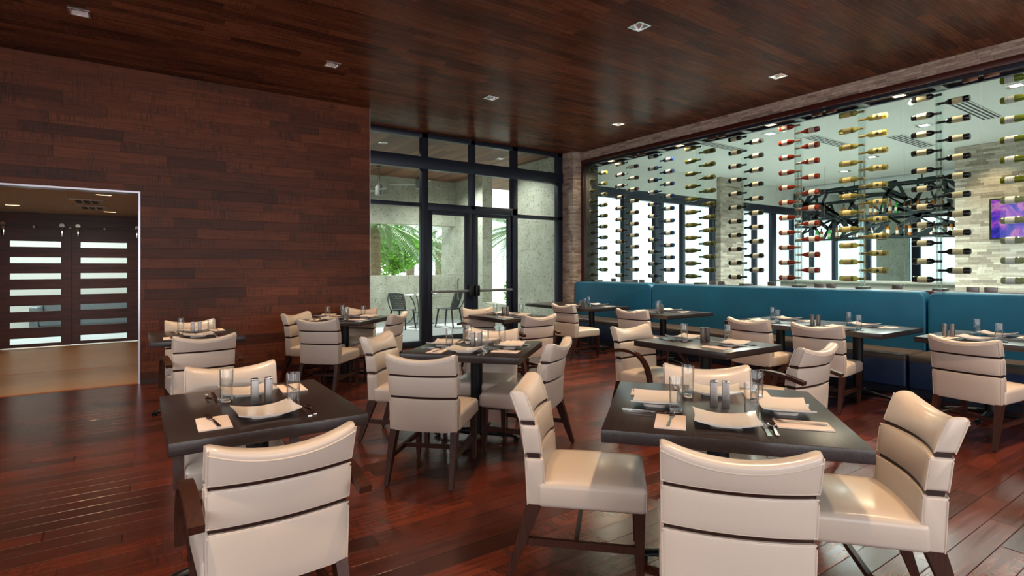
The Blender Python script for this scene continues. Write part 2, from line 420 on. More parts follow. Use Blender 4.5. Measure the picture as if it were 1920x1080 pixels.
for i in range(len(backs)-1):
    a, b = backs[i+1], backs[i]
    r = tag(empty('glass_panel', (GX1, (a+b)/2, WZ0)), f'clear glass panel of the wine display, {ordn[i]} from the stone pillar, bar side', 'glass panel', 'bar side glass panels')
    h = (b-a)/2-.004
    ob('pane', bxs('wineglass', (-.005, .005, -h, h, .002, WZ1-WZ0-.08)), r)
    ob('patch_fitting', bxs('steel', (-.014, .014, -h+.02, -h+.13, .004, .06), bev=.002), r)

# posts
XP = XB+.2
bm = bmesh.new(); box(bm, -.1, .1, -.011, .011, .03, WZ1-WZ0-.1); post_me = mesh('post_fin', bm, 'acryl')
pb_me = bxs('steel', (-.11, .11, -.05, .05, 0, .03), bev=.003); pt_me = bxs('steel', (-.11, .11, -.05, .05, WZ1-WZ0-.11, WZ1-WZ0-.075), bev=.003)
KINDS = {8: 'white label olive', 7: 'dark red', 6: 'blue glass', 5: 'olive green', 4: 'cream label black', 3: 'rose', 2: 'pale gold', 1: 'tall black', 0: 'yellow green'}
for k, y in enumerate(PY):
    build('acrylic_post', [('fin', post_me), ('base_plate', pb_me), ('top_plate', pt_me)], (XP, y, WZ0), 0,
          f'clear acrylic post holding the {KINDS[k]} wine bottles', 'post', 'acrylic wine posts')
# bottles: axis along local +y = neck direction
def bottle_parts(kind):
    R = .038
    spec = {  # glass colour, translucency, burgundy?, label colour, label span, capsule colour
        'white label olive': ((.10, .09, .02), .25, 1, (.62, .6, .56), (.05, .12), (.05, .04, .03)),
        'dark red': ((.03, .012, .01), .08, 0, (.66, .58, .48), (.06, .17), (.06, .02, .02)),
        'blue glass': ((.015, .03, .09), .2, 0, (.66, .56, .47), (.05, .14), (.02, .03, .10)),
        'olive green': ((.13, .12, .015), .3, 1, (.16, .14, .07), (.06, .13), (.04, .035, .02)),
        'cream label black': ((.012, .012, .012), .03, 0, (.74, .6, .44), (.05, .15), (.015, .015, .015)),
        'rose': ((.34, .035, .012), .35, 1, (.78, .6, .52), (.05, .13), (.5, .25, .18)),
        'pale gold': ((.42, .34, .10), .5, 0, (.66, .46, .18), (.05, .15), (.45, .25, .08)),
        'tall black': ((.010, .010, .012), .02, 0, (.76, .62, .4), (.06, .16), (.02, .015, .015)),
        'yellow green': ((.20, .21, .012), .4, 1, (.74, .68, .62), (.04, .12), (.4, .36, .05)),
    }[kind]
    gm = bottle_mat('glass_'+kind.replace(' ', '_'), spec[0], spec[1])
    if spec[2]: prof = [(.0, 0), (R*.85, 0), (R*1.02, .012), (R*1.02, .15), (R*.86, .185), (R*.52, .225), (.0145, .25), (.0135, .285), (.0155, .288), (.0155, .297), (0, .3)]
    else: prof = [(.0, 0), (R*.86, 0), (R*.97, .01), (R*.97, .185), (R*.85, .205), (.017, .228), (.0135, .24), (.0135, .288), (.0155, .29), (.0155, .3), (0, .302)]
    bm = bmesh.new(); lathe(bm, prof, 20, (0, -.285, 0), 'y'); body = mesh('bottle_'+kind, bm, gm, 50)
    RL = R*1.045 if spec[2] else R*.995
    def label_me():
        m, nt, out = nodemat('label_'+kind.replace(' ', '_')); g = NT(nt)
        tc = g.n('ShaderNodeTexCoord').outputs['Object']; spx = g.n('ShaderNodeSeparateXYZ'); g.l(tc, spx.inputs[0])
        yy = spx.outputs[1]
        st = g.math('LESS_THAN', g.math('FRACT', g.math('MULTIPLY', yy, 45.0)), .16)
        nn = g.math('GREATER_THAN', g.noise(tc, 220, 2), .5)
        c = g.mix(g.math('MULTIPLY', g.math('MULTIPLY', st, nn), .6), spec[3], (.08, .05, .04))
        if kind == 'pale gold':
            d = g.n('ShaderNodeVectorMath', operation='DISTANCE'); g.l(tc, d.inputs[0]); d.inputs[1].default_value = (-RL, -.285+.1, 0)
            c = g.mix(g.math('LESS_THAN', d.outputs['Value'], .02), c, (.05, .06, .03))
        b = g.n('ShaderNodeBsdfPrincipled'); g.l(c, b.inputs['Base Color']); b.inputs['Roughness'].default_value = .6
        g.l(b.outputs[0], out.inputs[0])
        bm = bmesh.new(); a, b2 = spec[4]; rings = []
        for h in (a, b2):
            rings.append([Vector((RL*math.cos(2*PI*q/24), -.285+h, RL*math.sin(2*PI*q/24))) for q in range(24)])
        ring_mesh(bm, rings, cap=False)
        return mesh('label_'+kind, bm, m)
    lab = label_me()
    cm = mat('capsule_'+kind.replace(' ', '_'), spec[5], .35, .2)
    bm = bmesh.new(); lathe(bm, [(.0150, -.04), (.0152, -.003), (.0168, -.001), (.0168, .0165), (.0, .0175)], 16, (0, 0, 0), 'y'); cap = mesh('capsule_'+kind, bm, cm)
    return body, lab, cap
for k, y in enumerate(PY):
    kind = KINDS[k]; body, lab, cap = bottle_parts(kind)
    for side, n, z0 in ((1, 11, 1.252), (-1, 10, 1.362)):
        if k == 0 and side < 0: continue
        for i in range(n):
            z = z0+.22*(n-1-i)
            r = ob('wine_bottle', body, None, (XP+random.uniform(-.004, .004), y+side*.0, z), PI if side > 0 else 0)
            r.rotation_euler[1] = random.uniform(-.5, .5)*.3
            sd = 'on the pillar side' if side > 0 else 'on the TV side'
            tag(r, f'{kind} wine bottle {sd} of its post, {ordn[i]} from top', 'wine bottle', f'{kind} bottles on the acrylic post')
            ob('label', lab, r); ob('capsule', cap, r)

# cabinet spot lamps
for i, y in enumerate((7.95, 6.27, 4.59, 2.91, 1.23)):
    build('cabinet_lamp', [('housing', bxs('bronze', (-.06, .06, -.08, .08, -.02, 0), bev=.003)), ('lens', bxs('lampw', (-.04, .04, -.06, .06, -.023, -.02)))], (XP, y, WZ1-.075), 0,
          f'small bronze lamp in the wine display ceiling, {ordn[i]} from the stone pillar', 'lamp', 'wine display lamps')

# ---- banquette
def banq():
    secs = [(8.6, 6.56), (6.54, 2.5), (2.48, -1.3)]
    nm = ['by the stone pillar, shortest of the run', 'behind the long run of tables, middle of the run', 'under the TV end of the wine display']
    for i, (b, a) in enumerate(secs):
        r = tag(empty('bench_section', (7.2, (a+b)/2, 0)), f'teal velvet backed bench section {nm[i]}', 'bench', 'teal bench sections')
        h = (b-a)/2
        bm = bmesh.new(); vs = box(bm, .24, .44, -h, h, .4, 1.12)
        es = [e for e in bm.edges if (abs(abs((e.verts[0].co.y+e.verts[1].co.y)/2)-h) < 1e-4 and (e.verts[0].co.z+e.verts[1].co.z)/2 > 1.1)]
        bmesh.ops.bevel(bm, geom=es, offset=.09, segments=8, affect='EDGES', profile=.5)
        es = [e for e in bm.edges if abs(e.verts[0].co.x-.24) < 1e-4 and abs(e.verts[1].co.x-.24) < 1e-4]
        bmesh.ops.bevel(bm, geom=es, offset=.03, segments=4, affect='EDGES', profile=.5)
        ob('backrest', mesh('bench_back', bm, 'banq'), r)
        n = max(1, round(h*2/2.05)); w = 2*h/n
        for q in range(1):
            ob('seat', bxs('banqtop', (-.3, .25, -h, h, .37, .45), bev=.025, seg=4), r)
            ob('seat_front', bxs('banqseat', (-.295, .24, -h+.004, h-.004, .09, .4), bev=.02, seg=4), r)
        ob('plinth', bxs('blackmetal', (-.24, .24, -h, h, 0, .1)), r)
banq()

# ---- glazed storefront
FR = empty('storefront_frame'); tag(FR, 'dark bronze storefront framing around the glass doors', 'window frame', None, 'structure')
X = [2.9, 4.247, 5.238, 6.208, 7.43]
y0, y1 = YG, YG+.12
bs = [(2.9, 7.43, y0, y1, 3.73, HC), (2.9, 7.43, y0-.02, y1, 3.17, 3.385)]
bs += [(2.9, 4.19, y0, y1, 2.49, 2.56), (6.26, 7.43, y0, y1, 2.40, 2.47), (4.3, 6.26, y0, y1, 2.44, 2.57)]
ob('transom', bxs('blackmetal', *bs, bev=.003), FR)
bs = [(4.185, 4.31, y0, y1, 0, HC), (6.145, 6.27, y0, y1, 0, HC), (7.30, 7.43, y0, y1, 0, HC), (2.9, 2.96, y0, y1, 0, HC), (5.19, 5.29, y0, y1, 2.5, HC)]
ob('mullion', bxs('blackmetal', *bs, bev=.003), FR)
ob('bottom_rail', bxs('blackmetal', (2.9, 4.19, y0, y1, 0, .1), (6.26, 7.4, y0, y1, 0, .1), bev=.003), FR)
def win(n, a, b, za, zb, lab):
    o = ob('window_%d' % n, bxs('glass', (a, b, YG+.055, YG+.063, za, zb))); tag(o, lab, 'window', None, 'structure')
cols = [(2.96, 4.185, 'beside the wood wall'), (4.31, 5.19, 'over the door leaf nearer the wood wall'), (5.29, 6.145, 'over the door leaf nearer the stone pillar'), (6.27, 7.30, 'beside the stone pillar')]
n = 1
for a, b, s in cols:
    win(n, a, b, 3.385, 3.73, 'top row glass pane '+s); n += 1
    win(n, a, b, 2.56 if n < 5 else 2.5, 3.17, 'middle row glass pane '+s); n += 1
win(n, 2.96, 4.185, .1, 2.49, 'tall lower glass pane beside the wood wall'); n += 1
win(n, 6.27, 7.30, .1, 2.40, 'tall lower glass pane beside the stone pillar')
for i, (a, b, s) in enumerate(((4.315, 5.236, 1), (5.244, 6.14, -1))):
    r = empty('door_%d' % (i+1), (0, 0, 0)); tag(r, ['dark framed glass door leaf nearer the wood wall', 'dark framed glass door leaf nearer the stone pillar'][i], 'door', None, 'structure')
    yd0, yd1 = YG+.03, YG+.09
    ga, gb = (4.405, 5.09) if i == 0 else (5.365, 6.05)
    ob('leaf_frame', bxs('blackmetal', (a, ga, yd0, yd1, .01, 2.435), (gb, b, yd0, yd1, .01, 2.435), (ga, gb, yd0, yd1, .01, .17), (ga, gb, yd0, yd1, 2.37, 2.435), bev=.003), r)
    ob('pane', bxs('glass', (ga, gb, YG+.056, YG+.062, .17, 2.37)), r)
    bm = bmesh.new(); box(bm, a+.03, b-.03, YG-.045, YG-.005, .945, .995, bev=.008)
    ob('push_bar', mesh('push_bar', bm, 'fan'), r)
    hx = (b-.06) if s > 0 else (a+.06)
    ob('latch', bxs('tvcase', (hx-.045, hx+.045, YG-.075, YG+.03, .87, 1.07), bev=.012), r)
    if i == 0:
        bm = bmesh.new(); tube(bm, [(4.99, YG+.1, .80), (4.99, YG+.15, .82), (4.99, YG+.15, 1.18), (4.99, YG+.1, 1.2)], .012); ob('pull_handle', mesh('pull', bm, 'steel'), r)

# ---- downlights
trim_me = bxs('silver', (-.085, .085, -.085, -.066, -.008, .002), (-.085, .085, .066, .085, -.008, .002), (-.085, -.066, -.066, .066, -.008, .002), (.066, .085, -.066, .066, -.008, .002))
bm = bmesh.new()
def sq(s, z): return [Vector((a*s, b*s, z)) for a, b in ((-1, -1), (1, -1), (1, 1), (-1, 1))]
ring_mesh(bm, [sq(.068, 0), sq(.03, .075)], cap=False); refl_me = mesh('reflector', bm, 'silver')
lens_me = bxs('lamp', (-.03, .03, -.03, .03, .075, .085))
LBL = {}
rowname = ['in the row by the doors', 'in the middle row', 'in the front row', 'in the rear row']
colname = ['first from the passage', 'second from the passage', 'third from the passage', 'beside the wine display']
for i, (x, y) in enumerate(DL):
    build('ceiling_downlight', [('trim_ring', trim_me), ('reflector', refl_me), ('lamp_lens', lens_me)], (x, y, HC), 0,
          f'square downlight {rowname[i//4]}, {colname[i%4]}', 'downlight', 'recessed ceiling downlights')

# ------------------------------------------------------------------ chairs
def yr(z):
    P = [(.30, -.205), (.345, -.21), (.56, -.235), (.70, -.262), (.86, -.33)]
    for (a, b), (c_, d) in zip(P[:-1], P[1:]):
        if z <= c_: return b+(d-b)*(z-a)/(c_-a)
    return P[-1][1]
def bow(z): return .012+.036*min(1, max(0, (z-.345)/.5))
def hw(z): return .227+.007*min(1, max(0, (z-.345)/.5))
def cushion(z0, z1, T, rb, rt, crest=0, puff=.01, pipes=True):
    bm = bmesh.new(); us = [-1, -.985, -.94]+[-.94+1.88*k/14 for k in range(1, 14)]+[.94, .985, 1]; rings = []
    def pt(a, z, u, zz1):
        f = (z-z0)/(zz1-z0); pf = puff*math.sin(PI*min(1, max(0, f)))*(1-u**4)
        y = yr(z)+a+bow(z)*u*u + (pf if a > T/2 else -.3*pf)
        return Vector((u*hw(z), y, z))
    for u in us:
        zz1 = z1+crest*u*u
        ins = .012 if abs(u) == 1 else (.004 if abs(u) > .98 else 0)
        loop = []
        def arc(ca, cz, r, a0):
            for q in range(5):
                t = a0+q*PI/8; loop.append((ca+r*math.cos(t), cz+r*math.sin(t)))
        rb_, rt_ = rb, rt
        arc(T-ins-rb_, z0+ins+rb_, rb_, -PI/2)
        for q in (1, 2, 3): loop.append((T-ins, z0+rb+(zz1-z0-rb-rt)*q/4))
        arc(T-ins-rt_, zz1-ins-rt_, rt_, 0)
        arc(ins+rt_, zz1-ins-rt_, rt_, PI/2)
        for q in (3, 2, 1): loop.append((ins, z0+rb+(zz1-z0-rb-rt)*q/4))
        arc(ins+rb_, z0+ins+rb_, rb_, PI)
        rings.append([pt(a, z, u, zz1) for a, z in loop])
    ring_mesh(bm, rings)
    if pipes:
        for a in (.004, T-.004):
            for e in (0, 1):
                if e and crest:
                    if a > .01: continue
                    off = .03
                else: off = .003
                line = []
                for q in range(25):
                    u = -1+2*q/24; zz1 = z1+crest*u*u; z = (zz1-off) if e else z0+off
                    p = pt(a if not (e and crest) else .0, z, u*.992, zz1); line.append(p)
                tube(bm, line, .0036, 6)
            for u in (-.992, .992):
                zz1 = z1+crest*u*u; line = [pt(a, z0+.004+(zz1-z0-.02)*q/8, u, zz1) for q in range(9)]
                tube(bm, line, .0032, 6)
    return mesh('cushion', bm, 'leather', 50)
low_me = cushion(.338, .553, .088, .008, .008, puff=.006)
mid_me = cushion(.570, .699, .084, .008, .008, puff=.012)
top_me = cushion(.714, .812, .076, .008, .026, crest=.042, puff=.014)
bm = bmesh.new(); rings = []
for q in range(15):
    u = -1+2*q/14; rg = []
    for a, z in ((.014, .54), (.07, .54), (.07, .73), (.014, .73)): rg.append(Vector((u*(hw(z)-.008), yr(z)+a+bow(z)*u*u, z)))
    rings.append(rg)
ring_mesh(bm, rings); gap_me = mesh('back_slat', bm, 'gapwood')
def seat_mesh():
    bm = bmesh.new(); box(bm, -.236, .236, -.15, .328, .335, .445, bev=.022, seg=4)
    bmesh.ops.subdivide_edges(bm, edges=[e for e in bm.edges if e.calc_length() > .2], cuts=7, use_grid_fill=True)
    for v in bm.verts:
        if v.co.z > .40:
            fx = 1-(v.co.x/.236)**2; fy = 1-((v.co.y-.09)/.24)**2
            v.co.z += .028*max(0, fx)**.6*max(0, fy)**.6
    for (a, b) in (((-.234, .303, .425), (.234, .303, .425)), ((.236, -.12, .425), (.236, .28, .425)), ((-.236, -.12, .425), (-.236, .28, .425))): pass
    for s in (-1, 1): tube(bm, [(s*.2335, .323, .35), (s*.2335, .323, .43)], .003, 6)
    return mesh('seat', bm, 'leather', 60)
seat_me = seat_mesh()
def leg_mesh(s, front):
    bm = bmesh.new()
    if front: taper(bm, (s*.21, .295, .34), (.046, .046), (s*.212, .295, .012), (.028, .028)); f = (s*.212, .295)
    else:
        taper(bm, (s*.205, -.165, .345), (.044, .07), (s*.216, -.28, .012), (.028, .03)); f = (s*.216, -.28)
    lathe(bm, [(.008, 0), (.009, .012)], 10, (f[0], f[1], 0))
    return mesh('leg', bm, 'chairwood')
legs = [leg_mesh(s, f) for f in (0, 1) for s in (-1, 1)]
def bar_me(p0, p1, w, h):
    bm = bmesh.new(); p0, p1 = Vector(p0), Vector(p1); d = (p1-p0).normalized(); sd = d.cross(Vector((0, 0, 1))).normalized()
    ring_mesh(bm, [[p+sd*w/2*a+Vector((0, 0, h/2*b)) for a, b in ((-1, -1), (1, -1), (1, 1), (-1, 1))] for p in (p0, p1)])
    return mesh('stretcher', bm, 'chairwood')
sts = [bar_me((s*.211, -.225, .175), (s*.211, .29, .175), .02, .032) for s in (-1, 1)]
sts.append(bar_me((-.205, .02, .175), (.205, .02, .175), .02, .026))
def arm_mesh(s):
    bm = bmesh.new()
    ctl = [(-.285, .612), (-.2, .632), (-.1, .648), (0, .65), (.08, .638), (.14, .61), (.19, .565), (.225, .505), (.245, .43), (.252, .36)]
    P = []
    for i in range(len(ctl)-1):
        p0 = ctl[max(i-1, 0)]; p1 = ctl[i]; p2 = ctl[i+1]; p3 = ctl[min(i+2, len(ctl)-1)]
        for t in (0, .5):
            f = lambda a, b, c_, d: .5*((2*b)+(-a+c_)*t+(2*a-5*b+4*c_-d)*t*t+(-a+3*b-3*c_+d)*t**3)
            P.append((s*.262, f(p0[0], p1[0], p2[0], p3[0]), f(p0[1], p1[1], p2[1], p3[1])))
    P.append((s*.262, .252, .35))
    band(bm, P, .046, .026, (1, 0, 0))
    me = mesh('arm', bm, 'chairwood', 25)
    return me
arms = [arm_mesh(s) for s in (-1, 1)]
PLAIN = [('seat', seat_me), ('lower_back_cushion', low_me), ('middle_back_cushion', mid_me), ('upper_back_cushion', top_me), ('back_slat', gap_me, None, 'dark wood showing between the back cushions')] + [('leg', l) for l in legs] + [('stretcher', s) for s in sts]
ARMC = PLAIN + [('arm', a, None, 'curved dark wood armrest') for a in arms]

T = {  # name: centre, rotation, size x, size y, sides
 'T1': ((2.222, 1.557), 40, .97, .97), 'T3': ((2.31, 3.893), 42.2, .93, .93), 'T6': ((2.235, 7.12), 43, .92, .92),
 'T2': ((.475, 2.85), 0, .76, .92), 'T5': ((.475, 6.21), 0, .76, .9), 'T4': ((4.08, 2.98), 0, .79, .93), 'T7': ((4.19, 6.22), 0, .78, .97),
 'T8a': ((6.34, 7.73), 0, .93, .85), 'T8b': ((6.34, 6.88), 0, .93, .85), 'T9': ((6.39, 5.40), 0, 1.0, 1.0),
 'T10a': ((6.47, 3.66), 0, 1.0, .86), 'T10b': ((6.47, 2.79), 0, 1.0, .86), 'T11': ((6.53, 1.68), 0, 1.0, .87)}
TN = {'T1': 'front four-place table', 'T3': 'middle four-place table', 'T6': 'corner four-place table', 'T2': 'front two-place table', 'T5': 'wood-wall two-place table',
 'T4': 'two-place table before the bench', 'T7': 'glass-door two-place table', 'T8a': 'bench table at the pillar', 'T8b': 'second bench table',
 'T9': 'third bench table', 'T10a': 'fourth bench table', 'T10b': 'fifth bench table', 'T11': 'sixth bench table'}
TL = {'T1': 'large square dark wood table set for four, in front of all others', 'T3': 'square dark wood table set for four, turned diagonally mid floor', 'T6': 'square dark wood table set for four beside the wood wall corner',
 'T2': 'dark wood table set for two with cream armchairs, closest to the open floor', 'T5': 'small dark wood table set for two against the wood wall near the passage', 'T4': 'dark wood table set for two between the front table and the bench',
 'T7': 'small dark wood table set for two beside the glass doors', 'T8a': 'dark wood bench table against the stone pillar, bare top', 'T8b': 'dark wood bench table joined to the one at the stone pillar',
 'T9': 'square dark wood table standing alone at the dark end of the teal bench', 'T10a': 'dark wood bench table, pillar side half of the long joined pair', 'T10b': 'dark wood bench table, TV side half of the long joined pair',
 'T11': 'dark wood bench table under the yellow green bottles'}
def table_parts(sx, sy, n=1):
    top = bxs('tabletop', (-sx/2, sx/2, -sy/2, sy/2, .698, .75), bev=.003)
    bm = bmesh.new(); lathe(bm, [(.05, .045), (.05, .70)], 28); colm = mesh('column', bm, 'iron')
    bm = bmesh.new(); lathe(bm, [(.09, .692), (.09, .698)], 20); box(bm, -sx*.3, sx*.3, -.025, .025, .68, .698); box(bm, -.025, .025, -sy*.3, sy*.3, .68, .698); pl = mesh('mount', bm, 'iron')
    feet = []
    for k in range(4):
        a = k*PI/2; d = Vector((math.cos(a), math.sin(a), 0)); bm = bmesh.new(); sd = Vector((-math.sin(a), math.cos(a), 0)); rings = []
        for r, zc, w, h in ((.03, .055, .06, .07), (.12, .055, .055, .05), (.22, .048, .05, .034), (.30, .04, .055, .028), (.34, .03, .06, .03), (.362, .018, .05, .02)):
            c0 = d*r+Vector((0, 0, zc)); rings.append([c0+sd*w/2*math.cos(t)+Vector((0, 0, h/2*math.sin(t))) for t in [2*PI*q/10 for q in range(10)]])
        ring_mesh(bm, rings); lathe(bm, [(.018, 0), (.018, .016)], 12, (d.x*.335, d.y*.335, 0)); feet.append(mesh('foot', bm, 'iron', 60))
    return [('tabletop', top), ('column', colm), ('mounting_plate', pl)]+[('foot', f) for f in feet]
cache = {}
for k, (cxy, a, sx, sy) in T.items():
    key = (sx, sy)
    if key not in cache: cache[key] = table_parts(sx, sy)
    build('dining_table', cache[key], (cxy[0], cxy[1], 0), rad(a), TL[k], 'table', 'dark wood dining tables')

CH = [ # back-top mid, forward angle, arm, label
 ((1.49, .965), 41, 0, 'armless cream leather chair seen from behind, pushed to the front four-place table'),
 ((1.525, 2.217), -45, 0, 'armless cream leather chair in profile with its seat half shaded, at the front four-place table'),
 ((2.70, .835), 131, 0, 'armless cream leather chair turned inward on the bar side of the front four-place table'),
 ((2.72, 2.0), -133, 0, 'armless cream leather chair facing forward across the front four-place table'),
 ((.41, 1.885), 91, 1, 'large cream leather armchair seen from behind at the front two-place table'),
 ((.455, 3.6), -93, 1, 'cream leather armchair facing forward on the far side of the front two-place table'),
 ((1.46, 3.19), 45, 0, 'armless cream leather chair with its back turned at the middle four-place table'),
 ((1.62, 4.49), -47, 0, 'armless cream leather chair on the wood wall side of the middle four-place table'),
 ((2.76, 4.31), -136, 0, 'armless cream leather chair facing forward across the middle four-place table'),
 ((2.70, 3.20), 124, 0, 'armless cream leather chair on the bar side of the middle four-place table'),
 ((3.92, 3.77), -91, 1, 'cream leather armchair with both curved arms showing at the table facing the teal bench'),
 ((3.99, 1.925), 90, 1, 'cream leather armchair seen from behind at the table facing the teal bench'),
 ((3.95, 5.12), 91, 1, 'shaded cream leather armchair with its back turned at the table by the glass doors'),
 ((3.97, 6.72), -98, 1, 'shaded cream leather armchair facing forward at the table by the glass doors'),
 ((.475, 5.17), 94, 1, 'cream leather armchair seen from behind at the two-place table by the wood wall'),
 ((.475, 6.9), -92, 0, 'bright cream leather chair facing forward against the wood wall'),
 ((1.59, 6.13), 46, 0, 'armless cream leather chair with its back turned at the four-place table by the wood wall'),
 ((1.60, 7.23), -52, 0, 'armless cream leather chair against the wood wall side of that corner four-place table'),
 ((2.66, 7.62), -135, 0, 'armless cream leather chair facing forward near the end of the wood wall'),
 ((2.73, 6.38), 136, 0, 'armless cream leather chair in profile between the corner four-place table and the glass'),
 ((5.34, 6.5), 3, 0, 'armless cream leather chair at the second bench table from the pillar'),
 ((5.40, 5.13), 10, 0, 'armless cream leather chair at the third bench table from the pillar'),
 ((5.44, 3.48), 0, 0, 'armless cream leather chair at the fourth bench table from the pillar'),
 ((5.46, 2.75), 7, 0, 'armless cream leather chair at the fifth bench table from the pillar'),
 ((5.36, 1.575), -6, 0, 'armless cream leather chair at the sixth bench table, under the yellow green bottles')]
for (mx, my), a, ar, lab in CH:
    f = Vector((math.cos(rad(a)), math.sin(rad(a))))
    build('dining_chair', ARMC if ar else PLAIN, (mx+f.x*.30, my+f.y*.30, 0), rad(a-90), lab, 'chair', 'cream leather dining chairs')

# ------------------------------------------------------------------ tableware
def plate_mesh():
    bm = bmesh.new(); n = 16; top = []; bot = []
    for i in range(n+1):
        for j in range(n+1):
            u = -1+2*i/n; v = -1+2*j/n
            x = u*.128*(1-.05*(1-v*v)); y = v*.105*(1-.06*(1-u*u))
            z = .014+.02*u*u+.004*v*v
            top.append(bm.verts.new((x, y, z+.004))); bot.append(bm.verts.new((x*.985, y*.985, z-.003)))
    N = n+1
    for i in range(n):
        for j in range(n):
            a, b, c_, d = i*N+j, (i+1)*N+j, (i+1)*N+j+1, i*N+j+1
            bm.faces.new((top[a], top[b], top[c_], top[d])); bm.faces.new((bot[d], bot[c_], bot[b], bot[a]))
    for i in range(n):
        for (a, b) in ((i*N, (i+1)*N), ((i+1)*N+n, i*N+n)): bm.faces.new((top[b], top[a], bot[a], bot[b]))
        for (a, b) in ((i+1, i), (n*N+i, n*N+i+1)): bm.faces.new((top[b], top[a], bot[a], bot[b]))
    r = []
    for s, z in ((.062, 0), (.066, .013)):
        r.append([Vector((s*max(-1, min(1, 1.25*math.cos(t))), s*.8*max(-1, min(1, 1.25*math.sin(t))), z)) for t in [2*PI*q/24 for q in range(24)]])
    ring_mesh(bm, r)
    return mesh('plate', bm, 'plate', 40)
plate_me = plate_mesh()
def glass_mesh():
    bm = bmesh.new(); lathe(bm, [(.0276, .022), (.029, .08), (.0305, .156), (.0299, .158), (.0293, .156), (.0278, .08), (.0264, .0225)], 28, closed=True)
    return mesh('tumbler', bm, 'tumbler', 50)
glass_me = glass_mesh()
bm = bmesh.new(); lathe(bm, [(.0, .0), (.0255, .0), (.027, .003), (.0276, .0215), (.024, .0215), (.0, .019)], 28); glass_base = mesh('tumbler_base', bm, 'thickglass', 50)
bm = bmesh.new(); box(bm, -.062, .062, -.105, .105, 0, .003, bev=.0012); box(bm, -.061, .0615, -.104, .1055, .0031, .006, bev=.0012); napkin_me = mesh('napkin', bm, 'napkin')
def fork_mesh():
    bm = bmesh.new()
    pts = [(0, -.10, .004), (0, -.05, .006), (0, 0, .009), (0, .035, .006), (0, .05, .004)]
    rings = []
    for (x, y, z), w in zip(pts, (.0075, .006, .004, .0035, .009)):
        rings.append([Vector((a*w, y, z+b*.0012)) for a, b in ((-1, -1), (1, -1), (1, 1), (-1, 1))])
    ring_mesh(bm, rings)
    rings = []
    for (y, z, w) in ((.05, .004, .009), (.062, .004, .0115), (.07, .006, .0115)):
        rings.append([Vector((a*w, y, z+b*.001)) for a, b in ((-1, -1), (1, -1), (1, 1), (-1, 1))])
    ring_mesh(bm, rings)
    for k in range(4):
        x = -.0095+k*.00633; tube(bm, [(x, .068, .0055), (x, .085, .008), (x, .102, .013)], .0016, 6)
    return mesh('fork', bm, 'chrome', 50)
fork_me = fork_mesh()
def knife_mesh():
    bm = bmesh.new(); rings = []
    for y, w, h in ((-.115, .0085, .0035), (-.02, .007, .003), (-.01, .005, .0025), (0, .009, .0012), (.08, .0095, .001), (.105, .006, .0008), (.112, .001, .0006)):
        rings.append([Vector((a*w, y, .004+b*h)) for a, b in ((-1, -1), (1, -1), (1, 1), (-1, 1))])
    ring_mesh(bm, rings); return mesh('knife', bm, 'chrome', 30)
knife_me = knife_mesh()
def spoon_mesh():
    bm = bmesh.new(); rings = []
    for y, w, z, h in ((-.085, .007, .004, .0015), (-.04, .005, .007, .0014), (.01, .0035, .010, .0014), (.03, .0045, .006, .0013)):
        rings.append([Vector((a*w, y, z+b*h)) for a, b in ((-1, -1), (1, -1), (1, 1), (-1, 1))])
    ring_mesh(bm, rings)
    n = 14; rr = []
    for k in range(6):
        t = k/5; rr.append([Vector((.017*t*math.cos(2*PI*q/n), .056+.028*t*math.sin(2*PI*q/n), .003+.007*t*t)) for q in range(n)])
    ring_mesh(bm, rr[1:] + [[p+Vector((0, 0, -.0012)) for p in r] for r in reversed(rr[1:])]); return mesh('spoon', bm, 'chrome', 60)
spoon_me = spoon_mesh()
shaker_body = bxs('steel', (-.016, .016, -.016, .016, 0, .118), bev=.0015)
shaker_cap = bxs('chrome', (-.0155, .0155, -.0155, .0155, .1185, .124), bev=.0015)
SN = {'sw': ('camera', 225), 'ne': ('far', 45), 'nw': ('wood-wall', 135), 'se': ('bar', 315), 's': ('near', 270), 'n': ('door', 90), 'w': ('aisle', 180), 'e': ('bench', 0)}
SETS = {'T1': ('sw', 'ne', 'nw', 'se'), 'T3': ('sw', 'ne', 'nw', 'se'), 'T6': ('sw', 'ne', 'nw', 'se'), 'T2': ('s', 'n'), 'T5': ('s', 'n'), 'T4': ('s', 'n'), 'T7': ('s', 'n'),
        'T8b': ('w', 'e'), 'T9': ('w', 'e'), 'T10a': ('w', 'e'), 'T10b': ('w', 'e'), 'T11': ('w', 'e')}
SHK = {'T1': ((2.22, 1.578), (2.25, 1.535)), 'T2': ((.463, 2.849), (.523, 2.845)), 'T3': ((2.273, 3.886), (2.316, 3.850)), 'T4': ((4.084, 3.012), (4.145, 3.01)), 'T7': ((4.10, 6.2), (4.16, 6.19)),
       'T5': ((.45, 6.2), (.51, 6.2)), 'T6': ((2.21, 7.13), (2.25, 7.08)), 'T8b': ((6.0, 6.77), (6.04, 6.72)), 'T9': ((6.17, 5.29), (6.17, 5.23)), 'T10b': ((6.2, 3.14), (6.23, 3.09)), 'T11': ((6.2, 1.93), (6.23, 1.88))}
ZT = .75
def put(name, me, lab, cat, grp, xy, a, z=ZT):
    o = ob(name, me, None, (xy[0], xy[1], z+.0005), a)
    if name == 'drinking_glass': ob('thick_base', glass_base, o)
    return tag(o, lab, cat, grp)
